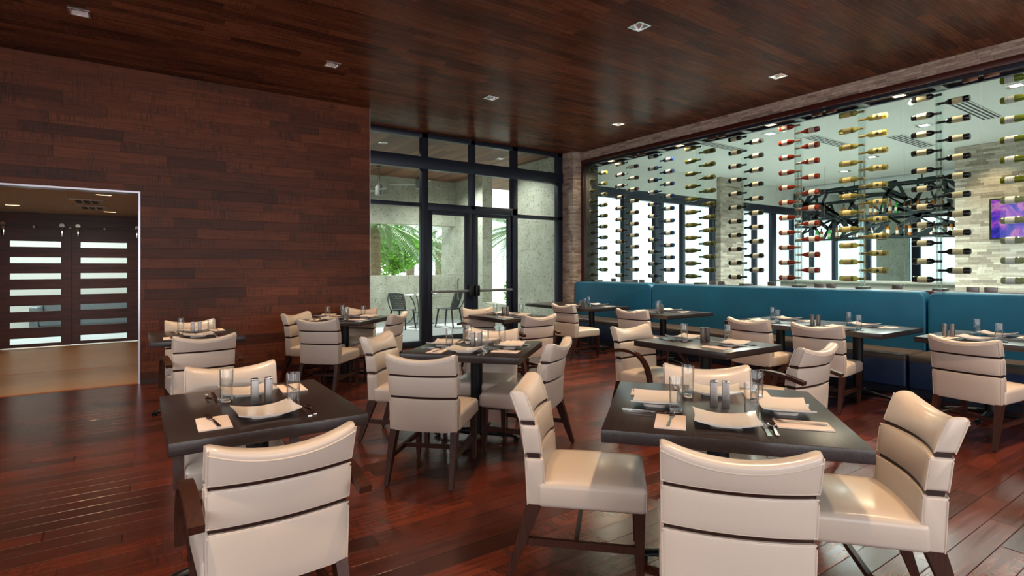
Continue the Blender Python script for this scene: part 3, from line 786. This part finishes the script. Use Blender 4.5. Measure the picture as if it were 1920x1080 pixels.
for k, sides in SETS.items():
    (cx, cy), ta, sx, sy = T[k]
    bx = cx if k not in ('T8b', 'T9', 'T10a', 'T10b', 'T11') else cx-.1
    for s in sides:
        nm, ang = SN[s]
        if k in ('T1', 'T3', 'T6'): ang += ta-45
        f = Vector((-math.cos(rad(ang)), -math.sin(rad(ang)))); r = Vector((f.y, -f.x))
        edge = sy/2 if s in 'sn' else sx/2
        J = lambda q=.006: random.uniform(-q, q)
        def P(df, dr): return (bx+f.x*df+r.x*dr, cy+f.y*df+r.y*dr)
        off = -.285 if k in ('T1', 'T3', 'T6') else (-.24 if s in 'sn' else -.27)
        rz = math.atan2(f.y, f.x)-PI/2
        where = f'at {nm} side of the {TN[k]}'
        put('plate', plate_me, f'square white plate {where}', 'plate', 'square white plates', P(off+J(), J()), rz+J(.04))
        put('napkin', napkin_me, f'folded white napkin {where}', 'napkin', 'folded napkins', P(off-.02+J(), -.215+J()), rz+J(.06))
        put('fork', fork_me, f'steel fork on napkin {where}', 'fork', 'steel forks', P(off-.01+J(), -.21+J()), rz+J(.12), ZT+.006)
        put('knife', knife_me, f'steel knife {where}', 'knife', 'steel knives', P(off-.02+J(), .152), rz+J(.05))
        put('spoon', spoon_me, f'steel spoon {where}', 'spoon', 'steel spoons', P(off-.03+J(), .182+J(.002)), rz+J(.06))
        put('drinking_glass', glass_me, f'tall clear glass {where}', 'glass', 'tall clear tumblers', P(off+.105+J(.01), .125+J(.01)), 0)
for k, (a, b) in SHK.items():
    for i, p in enumerate((a, b)):
        s = ('wood-wall', 'bar')[i]
        build('salt_shaker' if i == 0 else 'pepper_shaker', [('body', shaker_body), ('cap', shaker_cap)], (p[0], p[1], ZT+.0005), rad(T[k][1]),
              f'square steel shaker, {s} side of the pair on the {TN[k]}', 'shaker', 'square steel shakers')

# ------------------------------------------------------------------ passage with sliding doors
CY = 12.72; CZ = 2.39
struct('floor_passage', 'beigefloor', (-3.6, .6, YA+.02, 9.655, -.1, 0), (-3.6, .6, 9.68, CY+.1, -.1, 0), label='beige stone tile floor of the passage', cat='floor')
struct('trim_3', 'threshold', (OX0, OX1, YA+.0, YA+.035, .0, .004), (-3.6, .6, 9.655, 9.68, -.05, .0015), label='copper threshold strip of the passage', cat='trim')
struct('ceiling_passage', 'white', (-3.8, .8, YA+.16, CY+.3, CZ, CZ+.1), label='plain ceiling of the passage', cat='ceiling')
struct('wall_passage', 'doorwood', (-3.8, -3.6, YA+.16, CY+.1, 0, CZ), (.6, .8, YA+.16, CY+.1, 0, CZ), (-3.6, -1.95, CY+.08, CY+.2, 0, CZ), (.15, .6, CY+.08, CY+.2, 0, CZ), (-1.95, .15, CY+.08, CY+.2, 2.0, CZ), label='dark wood wall of the passage around the sliding doors', cat='wall')
zs = [1.831-.284*k for k in range(7)]
for i, (a, b, sa, sb) in enumerate(((-2.02, -.985, -1.815, -1.128), (-1.02, .12, -.854, -.16))):
    r = tag(empty('sliding_door', ((a+b)/2, CY+.043*i, 0)), ['dark wood sliding door with seven glazed slots, hung nearer the room corner', 'dark wood sliding door with seven glazed slots, beside the aluminium trim'][i], 'door', 'sliding passage doors')
    cx_ = (a+b)/2; bs = []; prev = .02
    for z in sorted(zs):
        bs.append((sa-cx_, sb-cx_, -.02, .02, prev, z-.051)); prev = z+.051
    bs.append((sa-cx_, sb-cx_, -.02, .02, prev, 2.08)); bs += [(a-cx_, sa-cx_, -.02, .02, .02, 2.08), (sb-cx_, b-cx_, -.02, .02, .02, 2.08)]
    ob('panel', bxs('doorwood', *bs), r)
    for z in zs: ob('pane', bxs('frost', (sa-cx_, sb-cx_, -.004, .004, z-.051, z+.051)), r)
    for hx in ((b-cx_-.13,) if i == 0 else (a-cx_+.13,)) + (((a-cx_+.12),) if i == 0 else (b-cx_-.12,)):
        bm = bmesh.new(); lathe(bm, [(0, -.05), (.038, -.05), (.038, -.03), (0, -.03)], 20, (hx, 0, 2.17), 'y')
        box(bm, hx-.02, hx+.02, -.05, -.022, 1.97, 2.16, bev=.008)
        ob('roller_hanger', mesh('hanger', bm, 'chrome'), r)
bm = bmesh.new(); tube(bm, [(-3.5, CY-.04, 2.135), (.55, CY-.04, 2.135)], .011, 10)
for x in (-2.6, -1.5, -1.0, -.5, .2): box(bm, x-.02, x+.02, CY-.05, CY+.08, 2.11, 2.16, bev=.004)
tag(ob('door_rail', mesh('rail', bm, 'steel')), 'thin steel sliding rail above the passage doors', 'rail')
VENTS = ((-.6, 11.2), (-.61, 10.2))
for i, (px, py_) in enumerate(VENTS):
    build('ceiling_vent', [('vent_frame', bxs('white', (-.2, .2, -.25, .25, -.012, 0), bev=.003)), ('slot', bxs('vent', (-.13, -.06, -.21, .21, -.014, -.011))), ('slot', bxs('vent', (-.035, .035, -.21, .21, -.014, -.011))), ('slot', bxs('vent', (.06, .13, -.21, .21, -.014, -.011)))],
          (px, py_, CZ), 0, ['dark slotted ceiling vent in the passage, deeper of the two', 'dark slotted ceiling vent in the passage, closer to the opening'][i], 'vent', 'passage ceiling vents')
PLs = [(-.39, 11.86), (-.37, 9.16), (-1.6, 11.4), (-1.6, 9.4)]
for i, (x, y) in enumerate(PLs):
    build('passage_downlight', [('trim_ring', bxs('silver', (-.1, .1, -.03, .03, -.006, 0), bev=.002)), ('lamp_lens', bxs('lampw', (-.08, .08, -.015, .015, -.008, -.006)))], (x, y, CZ), 0,
          ['warm slot downlight by the sliding doors, trim side', 'warm slot downlight by the opening, trim side', 'warm slot downlight by the sliding doors, corner side', 'warm slot downlight by the opening, corner side'][i], 'downlight', 'passage downlights')
# lit room behind sliding doors
struct('wall_lounge', 'greywall', (-5, 1.1, 16.2, 16.3, 0, 3), (-5.1, -5, CY+.2, 16.3, 0, 3), (1.1, 1.19, CY+.2, 16.3, 0, 3), label='pale wall of the room behind the sliding doors', cat='wall')
struct('floor_lounge', 'patiofloor', (-5, 1.1, CY+.1, 16.3, -.1, 0), label='pale floor of the room behind the sliding doors', cat='floor')
struct('ceiling_lounge', 'white', (-5, 1.1, CY+.2, 16.3, 3, 3.1), label='ceiling of the room behind the sliding doors', cat='ceiling')
def sofa(x, y, a, lab, grp):
    build('sofa', [('seat', bxs('patioleg', (-.8, .8, -.4, .35, .18, .43), bev=.05, seg=3)), ('backrest', bxs('patioleg', (-.8, .8, .3, .5, .18, .78), bev=.06, seg=3)), ('arm', bxs('patioleg', (-.95, -.8, -.4, .5, .1, .6), bev=.04, seg=3)), ('arm', bxs('patioleg', (.8, .95, -.4, .5, .1, .6), bev=.04, seg=3)), ('plinth', bxs('gapwood', (-.85, .85, -.3, .4, 0, .18)))], (x, y, 0), a, lab, 'sofa', grp)
sofa(-.9, 15.4, 0, 'grey sofa glimpsed through the lower slots of the sliding door', None)

# ------------------------------------------------------------------ patio
YF = 13.7; XS = 7.42
struct('floor_patio', 'patiofloor', (1.2, XS+.25, YG+.06, YF+.1, -.12, -.02), label='grey tiled patio floor beyond the glass doors', cat='floor')
struct('ceiling_patio', 'soffit', (1.2, 12, YG+.12, YF+.4, HC, HC+.1), label='wooden plank soffit over the patio', cat='ceiling')
struct('wall_patio_far', 'coral', (1.2, XS, YF, YF+.35, -.12, 1.2), (1.2, XS, YF, YF+.35, 2.58, HC), (1.2, 2.2, YF, YF+.35, 1.2, 2.58), label='pitted coral stone patio wall with a long opening', cat='wall')
struct('wall_patio_side', 'coral', (XS, XS+.3, YG+.12, 10.72, -.12, HC), (XS, XS+.3, 12.2, 14.5, -.12, HC), (XS, XS+.3, 10.72, 12.2, -.12, .5), label='pitted coral stone patio side wall with an opening to the garden', cat='wall')
struct('wall_patio_end', 'coral', (1.2, 1.4, YG+.12, YF, -.12, HC), (1.4, 2.9, YG+.06, YG+.2, -.12, HC), label='end wall of the patio behind the wood wall', cat='wall')
struct('ground', 'paving', (-40, 60, 8.96, 80, -.4, -.13), label='pale paving outside the building', cat='ground')
def fan(x, y, lab):
    bm = bmesh.new(); tube(bm, [(0, 0, 0), (0, 0, -.42)], .014, 10); rod = mesh('rod', bm, 'fan')
    bm = bmesh.new(); lathe(bm, [(.0, -.70), (.085, -.70), (.095, -.68), (.095, -.50), (.05, -.45), (.02, -.42)], 24); mot = mesh('motor', bm, 'fan')
    bm = bmesh.new(); lathe(bm, [(.06, -.04), (.06, 0)], 20); can = mesh('canopy_cap', bm, 'fan')
    bl = []
    for k in range(3):
        a = k*2*PI/3+.4; bm = bmesh.new(); d = Vector((math.cos(a), math.sin(a), 0)); s = Vector((-math.sin(a), math.cos(a), .15)).normalized()
        ring_mesh(bm, [[d*r+s*w*e+Vector((0, 0, -.6+q)) for e, q in ((-1, -.003), (1, -.003), (1, .003), (-1, .003))] for r, w in ((.09, .03), (.2, .055), (.5, .06), (.66, .04))])
        bl.append(('blade', mesh('blade', bm, 'fan')))
    build('ceiling_fan', [('rod', rod), ('motor', mot), ('ceiling_cap', can)]+bl, (x, y, HC), 0, lab, 'ceiling fan', 'patio ceiling fans')
fan(4.7, 12.4, 'grey patio ceiling fan hanging nearer the wood wall')
fan(5.05, 10.9, 'grey patio ceiling fan above the door leaf nearer the wood wall')
for i, (x, y) in enumerate(((3.9, 10.1), (6.6, 10.1), (3.9, 12.2), (6.6, 12.2))):
    build('patio_downlight', [('trim_ring', bxs('silver', (-.08, .08, -.08, .08, -.006, 0), bev=.002)), ('lamp_lens', bxs('white', (-.05, .05, -.05, .05, -.008, -.006)))], (x, y, HC), 0,
          ['square downlight in the patio soffit just outside the glass, wood wall side', 'square downlight in the patio soffit just outside the glass, pillar side', 'square downlight in the patio soffit near the far wall, wood wall side', 'square downlight in the patio soffit near the far wall, pillar side'][i], 'downlight', 'patio downlights')
# patio table + chairs
bm = bmesh.new(); lathe(bm, [(.40, .725), (.41, .73), (.41, .745), (.40, .75)], 40); tt = mesh('ptop', bm, 'patiotable')
pl = []
for k in range(4):
    a = PI/4+k*PI/2; d = Vector((math.cos(a), math.sin(a), 0)); bm = bmesh.new()
    tube(bm, [d*.30+Vector((0, 0, .725)), d*.2+Vector((0, 0, .6)), d*.13+Vector((0, 0, .4)), d*.16+Vector((0, 0, .22)), d*.27+Vector((0, 0, .07)), d*.36+Vector((0, 0, .01))], .014, 10); pl.append(('leg', mesh('pleg', bm, 'patioleg', 60)))
bm = bmesh.new(); lathe(bm, [(.13, .28), (.14, .29), (.13, .30)], 24); pr_ = mesh('pring', bm, 'patioleg')
build('patio_table', [('tabletop', tt)]+pl+[('brace_ring', pr_)], (5.92, 12.75, -.02), 0, 'round pale grey patio table with curved legs beyond the glass', 'table')
def mesh_shell(fn, nu, nv, t, m, holes=True):
    bm = bmesh.new(); P = [[fn(i/nu, j/nv) for j in range(nv+1)] for i in range(nu+1)]
    V = [[bm.verts.new(p) for p in r] for r in P]
    for i in range(nu):
        for j in range(nv):
            if holes and 0 < i < nu-1 and 0 < j < nv-1 and (i+j) % 2 == 0 and i % 2 == 1: continue
            bm.faces.new((V[i][j], V[i+1][j], V[i+1][j+1], V[i][j+1]))
    me = mesh('shell', bm, m, 60)
    bm = bmesh.new(); bm.from_mesh(me); r = bmesh.ops.solidify(bm, geom=bm.faces[:], thickness=t); bm.to_mesh(me); bm.free()
    for p in me.polygons: p.use_smooth = True
    return me
sb = mesh_shell(lambda u, v: Vector(((u-.5)*(.46-.1*(1-v)**2-.08*v), -.2-.13*v+.05*(2*u-1)**2, .47+.36*v)), 33, 29, .006, 'patiogrey')
ss = mesh_shell(lambda u, v: Vector(((u-.5)*.44*(1-.1*(1-v)), -.2+.44*v, .455-.015*math.sin(PI*u))), 9, 9, .012, 'patiogrey', False)
bm = bmesh.new()
for s in (-1, 1): tube(bm, [(s*.19, -.2, .46), (s*.2, -.26, .55), (s*.205, -.31, .7), (s*.17, -.33, .83)], .011, 8)
tube(bm, [(-.17, -.33, .83), (0, -.345, .84), (.17, -.33, .83)], .011, 8); tube(bm, [(-.19, -.2, .46), (0, -.19, .45), (.19, -.2, .46)], .011, 8); sf = mesh('rim', bm, 'patiogrey', 60)
pc = [('seat', ss), ('backrest', sb), ('back_frame', sf)]
for sx_, sy_ in ((-1, -1), (1, -1), (-1, 1), (1, 1)):
    bm = bmesh.new(); taper(bm, (sx_*.18, sy_*.18, .45), (.032, .032), (sx_*.215, sy_*.25, 0), (.024, .024)); pc.append(('leg', mesh('pcl', bm, 'patiogrey')))
build('patio_chair', pc, (5.12, 12.02, -.02), rad(-52), 'perforated charcoal patio chair nearer the wood wall', 'chair', 'patio chairs')
build('patio_chair', pc, (6.2, 11.74, -.02), rad(30), 'perforated charcoal patio chair seen through the door leaf', 'chair', 'patio chairs')
for i, (dx, dy) in enumerate(((-.12, .05), (.2, -.12))):
    put('drinking_glass', glass_me, ['tall clear glass on the patio table, nearer the wood wall', 'tall clear glass on the patio table, seen through the door'][i], 'glass', 'glasses on the patio table', (5.92+dx, 12.75+dy), 0, .73)
    put('plate', plate_me, ['white plate on the patio table, nearer the wood wall', 'white plate on the patio table, seen through the door'][i], 'plate', 'plates on the patio table', (5.92+dx*.7-.1*(1-i*2), 12.75-.2), .4*i, .73)

# palms, trees, shrubs
def palm(x, y, h, r, lab, crown=2.4, nf=26, droop=1.0):
    bm = bmesh.new(); n = 14; rings = []
    N = int(h/.09)
    for i in range(N+1):
        z = i*h/N; rr = r*(1+.06*math.sin(i*2.4))*(1.12-.12*z/h) if i % 2 else r*.92
        rings.append([Vector((rr*math.cos(2*PI*q/n+i*.2)+.02*math.sin(z), rr*math.sin(2*PI*q/n+i*.2), z)) for q in range(n)])
    ring_mesh(bm, rings); tr = mesh('trunk', bm, 'trunk', 20)
    bm = bmesh.new(); rnd = random.Random(int(x*10+y))
    for f in range(nf):
        a = 2*PI*f/nf*2.4+rnd.uniform(-.2, .2); el = rnd.uniform(-.2, 1.2); L = crown*rnd.uniform(.8, 1.05); d = Vector((math.cos(a), math.sin(a), 0)); sd = Vector((-d.y, d.x, 0)); P = []
        for q in range(13):
            t = q/12; P.append(d*L*t*math.cos(el*.8)+Vector((0, 0, h-.05+L*(math.sin(el)*t-droop*.9*t*t*(.55+.3*math.cos(el))))))
        tube(bm, P, .01, 4, rs=[.022*(1-.8*q/12) for q in range(13)])
        for q in range(1, 39):
            t = q/39; i = min(11, int(t*12)); p = P[i].lerp(P[i+1], t*12-i)
            for s in (-1, 1):
                l = .42*math.sin(PI*min(1, t*.9+.12))*crown/2.4; e = p+sd*s*l*.85+d*l*.45+Vector((0, 0, -l*.35)); w = d*.012
                m1 = (p+e)/2+Vector((0, 0, .03)); bm.faces.new([bm.verts.new(v) for v in (p-w, p+w, m1+w*1.5, e, m1-w*1.5)])
    fr = mesh('frond', bm, 'palmleaf')
    build('palm_tree', [('trunk', tr), ('crown', fr)], (x, y, -.13), 0, lab, 'palm tree', 'palm trees outside')
palm(6.2, 16.8, 2.9, .2, 'thick trunked palm outside the patio opening beside the wood wall', 2.2)
palm(10.6, 24.0, 2.7, .2, 'slender palm standing beyond the middle of the patio opening', 3.2)
palm(14.1, 28.0, 2.9, .19, 'distant palm seen through the door leaf nearer the wood wall', 3.0)
palm(12.4, 17.2, 3.0, .2, 'palm whose fronds hang in the garden opening of the side wall', 3.0)
def leafy(name, x, y, z0, rx, rz_, n, ls, m, lab, cat, trunk=0):
    rnd = random.Random(int(x*7+y*3)); bm = bmesh.new()
    blobs = [(Vector((rnd.uniform(-1, 1)*rx*.65, rnd.uniform(-1, 1)*rx*.65, z0+rz_+rnd.uniform(-.65, .65)*rz_)), rnd.uniform(.3, .5)) for _ in range(16)]
    for _ in range(n):
        c0, br = rnd.choice(blobs); v = Vector((rnd.gauss(0, 1), rnd.gauss(0, 1), rnd.gauss(0, 1))).normalized()*rnd.uniform(.5, 1)**.5
        p = c0+Vector((v.x*br*rx, v.y*br*rx, v.z*br*rz_)); a = Vector((rnd.gauss(0, 1), rnd.gauss(0, 1), rnd.gauss(0, .6))).normalized()*ls
        b = a.cross(Vector((rnd.gauss(0, 1), rnd.gauss(0, 1), rnd.gauss(0, 1)))).normalized()*ls*.55
        bm.faces.new([bm.verts.new(q) for q in (p-a, p-a*.2+b, p+a*.5+b*.8, p+a, p+a*.5-b*.8, p-a*.2-b)])
    fo = mesh('leaves', bm, m); bm = bmesh.new()
    tube(bm, [(0, 0, 0), (.05, .02, z0+rz_*.5), (0, 0, z0+rz_)], .06, 8, rs=[.09*rx/1.5, .07*rx/1.5, .03])
    for c0, br in blobs[:9]: tube(bm, [(.03, .01, z0+rz_*.3), tuple(c0*.6+Vector((0, 0, z0*.35))), tuple(c0)], .015, 6)
    st = mesh('stem', bm, 'trunk')
    build(name, [('foliage', fo), ('branches', st)], (x, y, -.13), 0, lab, cat)
leafy('leafy_tree', 8.1, 20.0, .9, 1.5, 1.25, 5200, .075, 'leaf', 'bright green leafy tree between the palms outside the patio', 'tree')
leafy('leafy_tree', 3.4, 21.0, .6, 1.4, 1.3, 3000, .075, 'leaf', 'bright green leafy tree behind the thick trunked palm', 'tree')
leafy('garden_shrub', 8.75, 12.05, .1, .62, .78, 2600, .045, 'bushleaf', 'fresh green round leaved shrub beyond the side wall opening', 'shrub')
leafy('garden_shrub', 9.9, 13.4, .1, .8, .6, 2200, .05, 'bushleaf', 'green shrub partly behind the round leaved shrub', 'shrub')

# ------------------------------------------------------------------ bar room behind the wine wall
BX = 19.5
struct('floor_bar', 'patiofloor', (8.0, BX+.2, -5, YG+.2, -.1, 0), label='pale floor of the bar room', cat='floor')
struct('ceiling_bar', 'white', (XB+.4, BX+.2, -5, YG+.2, HC, HC+.1), label='white plaster ceiling of the bar room', cat='ceiling')
struct('wall_bar_header', 'white', (XB+.4, 12.75, YG, YG+.2, 3.22, HC), (13.85, BX, YG, YG+.2, 3.22, HC), label='plain wall above the bar room windows', cat='wall')
struct('pillar_bar', 'stackbar', (12.77, 13.81, YG-.1, YG+.25, 0, HC), label='split travertine pier between the bar room windows', cat='pillar')
struct('wall_bar_stone', 'stackbar', (13.6, 13.9, -5, 4.06, 0, HC), label='split travertine wall carrying the TV', cat='wall')
struct('wall_bar_end', 'white', (BX, BX+.2, -5, -1, 0, HC), (BX, BX+.2, -1, YG, 3.0, HC), (XB+.4, BX, -5.2, -5, 0, HC), label='end walls of the bar room', cat='wall')
fr = [(XB+.4, 12.75, YG+.02, YG+.14, 3.0, 3.22), (13.85, BX, YG+.02, YG+.14, 3.0, 3.22)]
for x, w in ((8.12, .1), (9.42, .28), (10.5, .3), (11.42, .1), (12.65, .12), (13.9, .12), (14.6, .12), (15.55, .22), (16.6, .12), (17.8, .12), (19.3, .2)): fr.append((x-w/2, x+w/2, YG+.02, YG+.14, 0, 3.0))
tag(ob('window_20', bxs('blackmetal', *fr, bev=.004)), 'dark window framing along the bar room', 'window', None, 'structure')
fr = [(BX+.02, BX+.14, -1, YG, 2.9, 3.0)]
for y, w in ((6.8, .22), (8.14, .18), (5.1, .2), (3.6, .2), (1.5, .2)): fr.append((BX+.02, BX+.14, y-w/2, y+w/2, 0, 2.9))
tag(ob('window_21', bxs('blackmetal', *fr, bev=.004)), 'dark window framing behind the bar shelves', 'window', None, 'structure')
struct('pillar_coral', 'coral', (BX-.2, BX, 6.92, 7.78, 0, 2.9), label='pale coral stone pier behind the bar', cat='pillar')
# bar counter and lattice shelf
build('bar_counter', [('counter_body', bxs('barfront', (14.5, 15.1, -1, 8.2, 0, 1.02))), ('counter_top', bxs('barfront', (14.4, 15.25, -1.05, 8.25, 1.02, 1.07), bev=.005)), ('back_counter', bxs('barfront', (16.4, 17.0, -1, 8.6, 0, .92)))], (0, 0, 0), 0, 'long grey stone bar counter seen through the wine display', 'bar counter')
def lattice():
    rnd = random.Random(3); bm = bmesh.new(); x = 16.5; ya, yb, za, zb = 2.2, 8.75, 2.2, 3.62
    for xx in (x-.2, x+.2):
        nx, nz = 15, 5
        G = [[Vector((xx, ya+(yb-ya)*(i+(rnd.uniform(-.42, .42) if 0 < i < nx-1 else 0))/(nx-1), za+(zb-za)*(j+(rnd.uniform(-.4, .4) if 0 < j < nz-1 else 0))/(nz-1))) for j in range(nz)] for i in range(nx)]
        for i in range(nx):
            for j in range(nz):
                for di, dj in ((1, 0), (0, 1), (1, 1), (1, -1)):
                    if not (i+di < nx and 0 <= j+dj < nz) or rnd.random() < (.45 if di*dj == 0 else .62): continue
                    p, q = G[i][j], G[i+di][j+dj]; d = (q-p).normalized(); s_ = d.cross(Vector((1, 0, 0))).normalized(); w0, w1 = rnd.uniform(.015, .06), rnd.uniform(.015, .06)
                    ring_mesh(bm, [[p+s_*w0*a+Vector((b, 0, 0)) for a, b in ((1, -.012), (-1, -.012), (-1, .012), (1, .012))], [q+s_*w1*a+Vector((b, 0, 0)) for a, b in ((1, -.012), (-1, -.012), (-1, .012), (1, .012))]])
    lm = mesh('lattice', bm, 'barmetal')
    rails = bxs('barmetal', (x-.24, x-.18, ya, yb, zb-.06, zb), (x+.18, x+.24, ya, yb, zb-.06, zb))
    sh = [bxs('barmetal', (x-.22, x+.22, ya, yb, z-.04, z)) for z in (2.22, 2.82)]
    return [('lattice_screen', lm), ('top_rail', rails), ('shelf', sh[0]), ('shelf', sh[1]), ('hanger_rod', bxs('barmetal', *[(x-.01, x+.01, y-.01, y+.01, zb, HC) for y in (2.4, 4, 5.6, 7.2, 8.6)]))]
build('bar_shelf', lattice(), (0, 0, 0), 0, 'dark angular lattice liquor shelf hung above the bar', 'shelf')
lq = {}
for nm, c_ in (('amber', (.5, .16, .02)), ('green', (.06, .5, .08)), ('clear', (.7, .75, .75)), ('brown', (.18, .06, .02)), ('red', (.4, .03, .02))):
    bm = bmesh.new(); lathe(bm, [(0, 0), (.04, 0), (.042, .01), (.042, .2), (.016, .25), (.014, .31), (.017, .315), (0, .32)], 12); lq[nm] = mesh('liquor', bm, bottle_mat('liquor_'+nm, c_, .3))
capm = mat('liquor_cap', (.03, .03, .03), .4); labm = mat('liquor_label', (.75, .68, .55), .6)
bm = bmesh.new(); lathe(bm, [(.019, .28), (.019, .322), (0, .323)], 10); lqc = mesh('cap', bm, capm)
bm = bmesh.new(); lathe(bm, [(.0435, .06), (.0435, .15)], 12, closed=True); lql = mesh('lab', bm, labm)
def row(z, ys, lvl):
    for i, y in enumerate(ys):
        nm = random.choice(['amber', 'amber', 'brown', 'green', 'clear', 'red'])
        o = ob('liquor_bottle', lq[nm], None, (16.42+random.uniform(-.1, .08), y, z+.001)); o.scale = (1.1, 1.1, random.uniform(.95, 1.2))
        tag(o, f'{nm} liquor bottle on the {lvl} bar shelf, {i+1} along from the stone wall end', 'bottle', 'liquor bottles on the lattice shelf')
        ob('cap', lqc, o); ob('label', lql, o)
row(2.22, [4.95+.17*k for k in range(20)], 'lower'); row(2.82, [5.0+.16*k for k in range(16)], 'upper')
# TV
build('tv_screen', [('bezel', bxs('tvcase', (-.04, .0, -.66, .66, -.39, .39), bev=.006)), ('display', bxs('screen', (-.043, -.04, -.63, .63, -.36, .36)))], (13.56, 2.84, 2.32), 0, 'flat TV showing purple and blue abstract clouds on the stone wall', 'TV')
# ceiling diffusers and lights in bar
for i, (x, y, l) in enumerate(((10.6, 2.9, 1.6), (12.2, 4.3, 1.6), (10.9, 5.2, 1.5), (9.6, 6.6, 1.4))):
    bs = [('diffuser_frame', bxs('white', (-.12, .12, -l/2, l/2, -.012, 0), bev=.003))]
    bs += [('slot', bxs('vent', (-.085+.06*q-.015, -.085+.06*q+.015, -l/2+.03, l/2-.03, -.014, -.011))) for q in range(4)]
    o = build('linear_diffuser', bs, (x, y, HC), rad(90), f'four slot linear air diffuser in the bar ceiling, {ordn[i]} from the TV wall', 'air diffuser', 'bar ceiling diffusers')
BL = [(11.0, 3.7), (10.4, 4.7), (11.6, 6.4), (9.6, 2.2), (13.2, 5.4), (9.4, 5.5), (14.6, 6.6)]
for i, (x, y) in enumerate(BL):
    build('bar_downlight', [('trim_ring', bxs('silver', (-.11, .11, -.11, .11, -.008, 0), bev=.002)), ('lamp_lens', bxs('lamp', (-.06, .06, -.06, .06, -.01, -.008)))], (x, y, HC), 0,
          f'square lit downlight in the white bar ceiling, {ordn[i]} of its scattered run', 'downlight', 'bar ceiling downlights')

# ------------------------------------------------------------------ lights
def light(kind, loc, energy, col=(1, 1, 1), size=1, sy=None, rot=(0, 0, 0), spot=None, blend=.5, name='lamp_light'):
    d = bpy.data.lights.new(name, kind); d.energy = energy; d.color = col
    if kind == 'AREA':
        d.shape = 'RECTANGLE'; d.size = size; d.size_y = sy or size
    elif kind != 'SUN': d.shadow_soft_size = size
    if spot: d.spot_size = rad(spot); d.spot_blend = blend
    o = bpy.data.objects.new(name, d); COL.objects.link(o); o.location = loc; o.rotation_euler = rot
    o['kind'] = 'helper'
    return o
for i, (x, y) in enumerate(DL):
    light('SPOT', (x, y, HC+.06), 380 if x > 6 else 300, (1, .68, .40), .03, spot=112 if x > 6 else 72, blend=.7, name='downlight_beam')
for x, y in PLs: light('SPOT', (x, y, CZ-.02), 26, (1, .62, .3), .03, spot=140, blend=.8, name='passage_beam')
for y in (7.95, 6.27, 4.59, 2.91, 1.23): light('SPOT', (GX0+.045, y, WZ1-.12), 90, (1, .78, .55), .03, spot=160, blend=.5, name='cabinet_beam')
# added area fill outside the made-up windows behind and beside the dining room
for a, b in ((-2.6, -.2), (.4, 2.8), (3.4, 5.8)): light('AREA', ((a+b)/2, YB-.25, 1.9), 82, (1, .96, .95), b-a, 2.8, (rad(90), 0, 0), name='window_daylight')
for a, b in ((-3.6, -1.2), (-.6, 1.8), (2.4, 4.8)): light('AREA', (XL-.25, (a+b)/2, 1.9), 36, (1, .95, .96), 2.8, b-a, (0, rad(-90), 0), name='window_daylight')
# passage lounge, bar room
light('AREA', (-1.6, 14.4, 2.95), 300, (.95, 1, .97), 4, 2, (0, 0, 0), name='lounge_ceiling_light')  # bare area light added to brighten the door slots, no fixture
for x, y in BL: light('SPOT', (x, y, HC-.03), 800, (1, .97, .91), .05, spot=150, blend=.9, name='bar_beam')
light('SPOT', (12.9, 3.4, HC-.05), 90, (1, .66, .36), .05, spot=80, blend=.8, rot=(0, rad(-20), 0), name='bar_beam')
sun = light('SUN', (0, 0, 20), 5, (1, .97, .92), name='sun'); sun.data.angle = rad(1.5); sun.rotation_euler = Vector((-.25, -1, -1.05)).to_track_quat('-Z', 'Y').to_euler()
for x, y in ((3.9, 10.1), (6.6, 10.1), (3.9, 12.2), (6.6, 12.2)): light('SPOT', (x, y, HC-.03), 180 if y < 11 else 400, (1, .98, .92), .1, spot=150, blend=.8, name='patio_beam')  # far pair is added to brighten the patio

W = bpy.data.worlds.new('sky'); S.world = W; W.use_nodes = True; nt = W.node_tree; nt.nodes.clear()
g = NT(nt); bgd = g.n('ShaderNodeBackground'); o = g.n('ShaderNodeOutputWorld')
bgd.inputs[0].default_value = (.90, .97, 1, 1); bgd.inputs[1].default_value = 1.75; g.l(bgd.outputs[0], o.inputs[0])

# ------------------------------------------------------------------ camera
F, CYp, YAW, PIT, ROL = 1026.6, 499.0, .600395, .00316, -.0013
cy_, sy_ = math.cos(YAW), math.sin(YAW)
right = Vector((cy_, -sy_, 0)); fwd = Vector((sy_, cy_, 0)); up = Vector((0, 0, 1))
f2 = fwd*math.cos(PIT)+up*math.sin(PIT); u2 = up*math.cos(PIT)-fwd*math.sin(PIT)
r3 = right*math.cos(ROL)+u2*math.sin(ROL); u3 = u2*math.cos(ROL)-right*math.sin(ROL)
cd = bpy.data.cameras.new('camera'); cam = bpy.data.objects.new('camera', cd); COL.objects.link(cam)
Mx = Matrix((r3, u3, -f2)).transposed().to_4x4(); Mx.translation = Vector((0, 0, 1.40)); cam.matrix_world = Mx
cd.sensor_width = 36; cd.sensor_fit = 'HORIZONTAL'; cd.lens = F*36/1920; cd.shift_y = (CYp-540)/1920; cd.clip_start = .02; cd.clip_end = 300
S.camera = cam
S.view_settings.view_transform = 'Standard'; S.view_settings.look = 'None'; S.view_settings.gamma = 1; S.view_settings.use_curve_mapping = False
S.view_settings.exposure = 0.0
cy = S.cycles
cy.max_bounces = 8; cy.transparent_max_bounces = 24; cy.diffuse_bounces = 4; cy.glossy_bounces = 4; cy.transmission_bounces = 8
cy.caustics_reflective = False; cy.caustics_refractive = False; cy.sample_clamp_indirect = 4
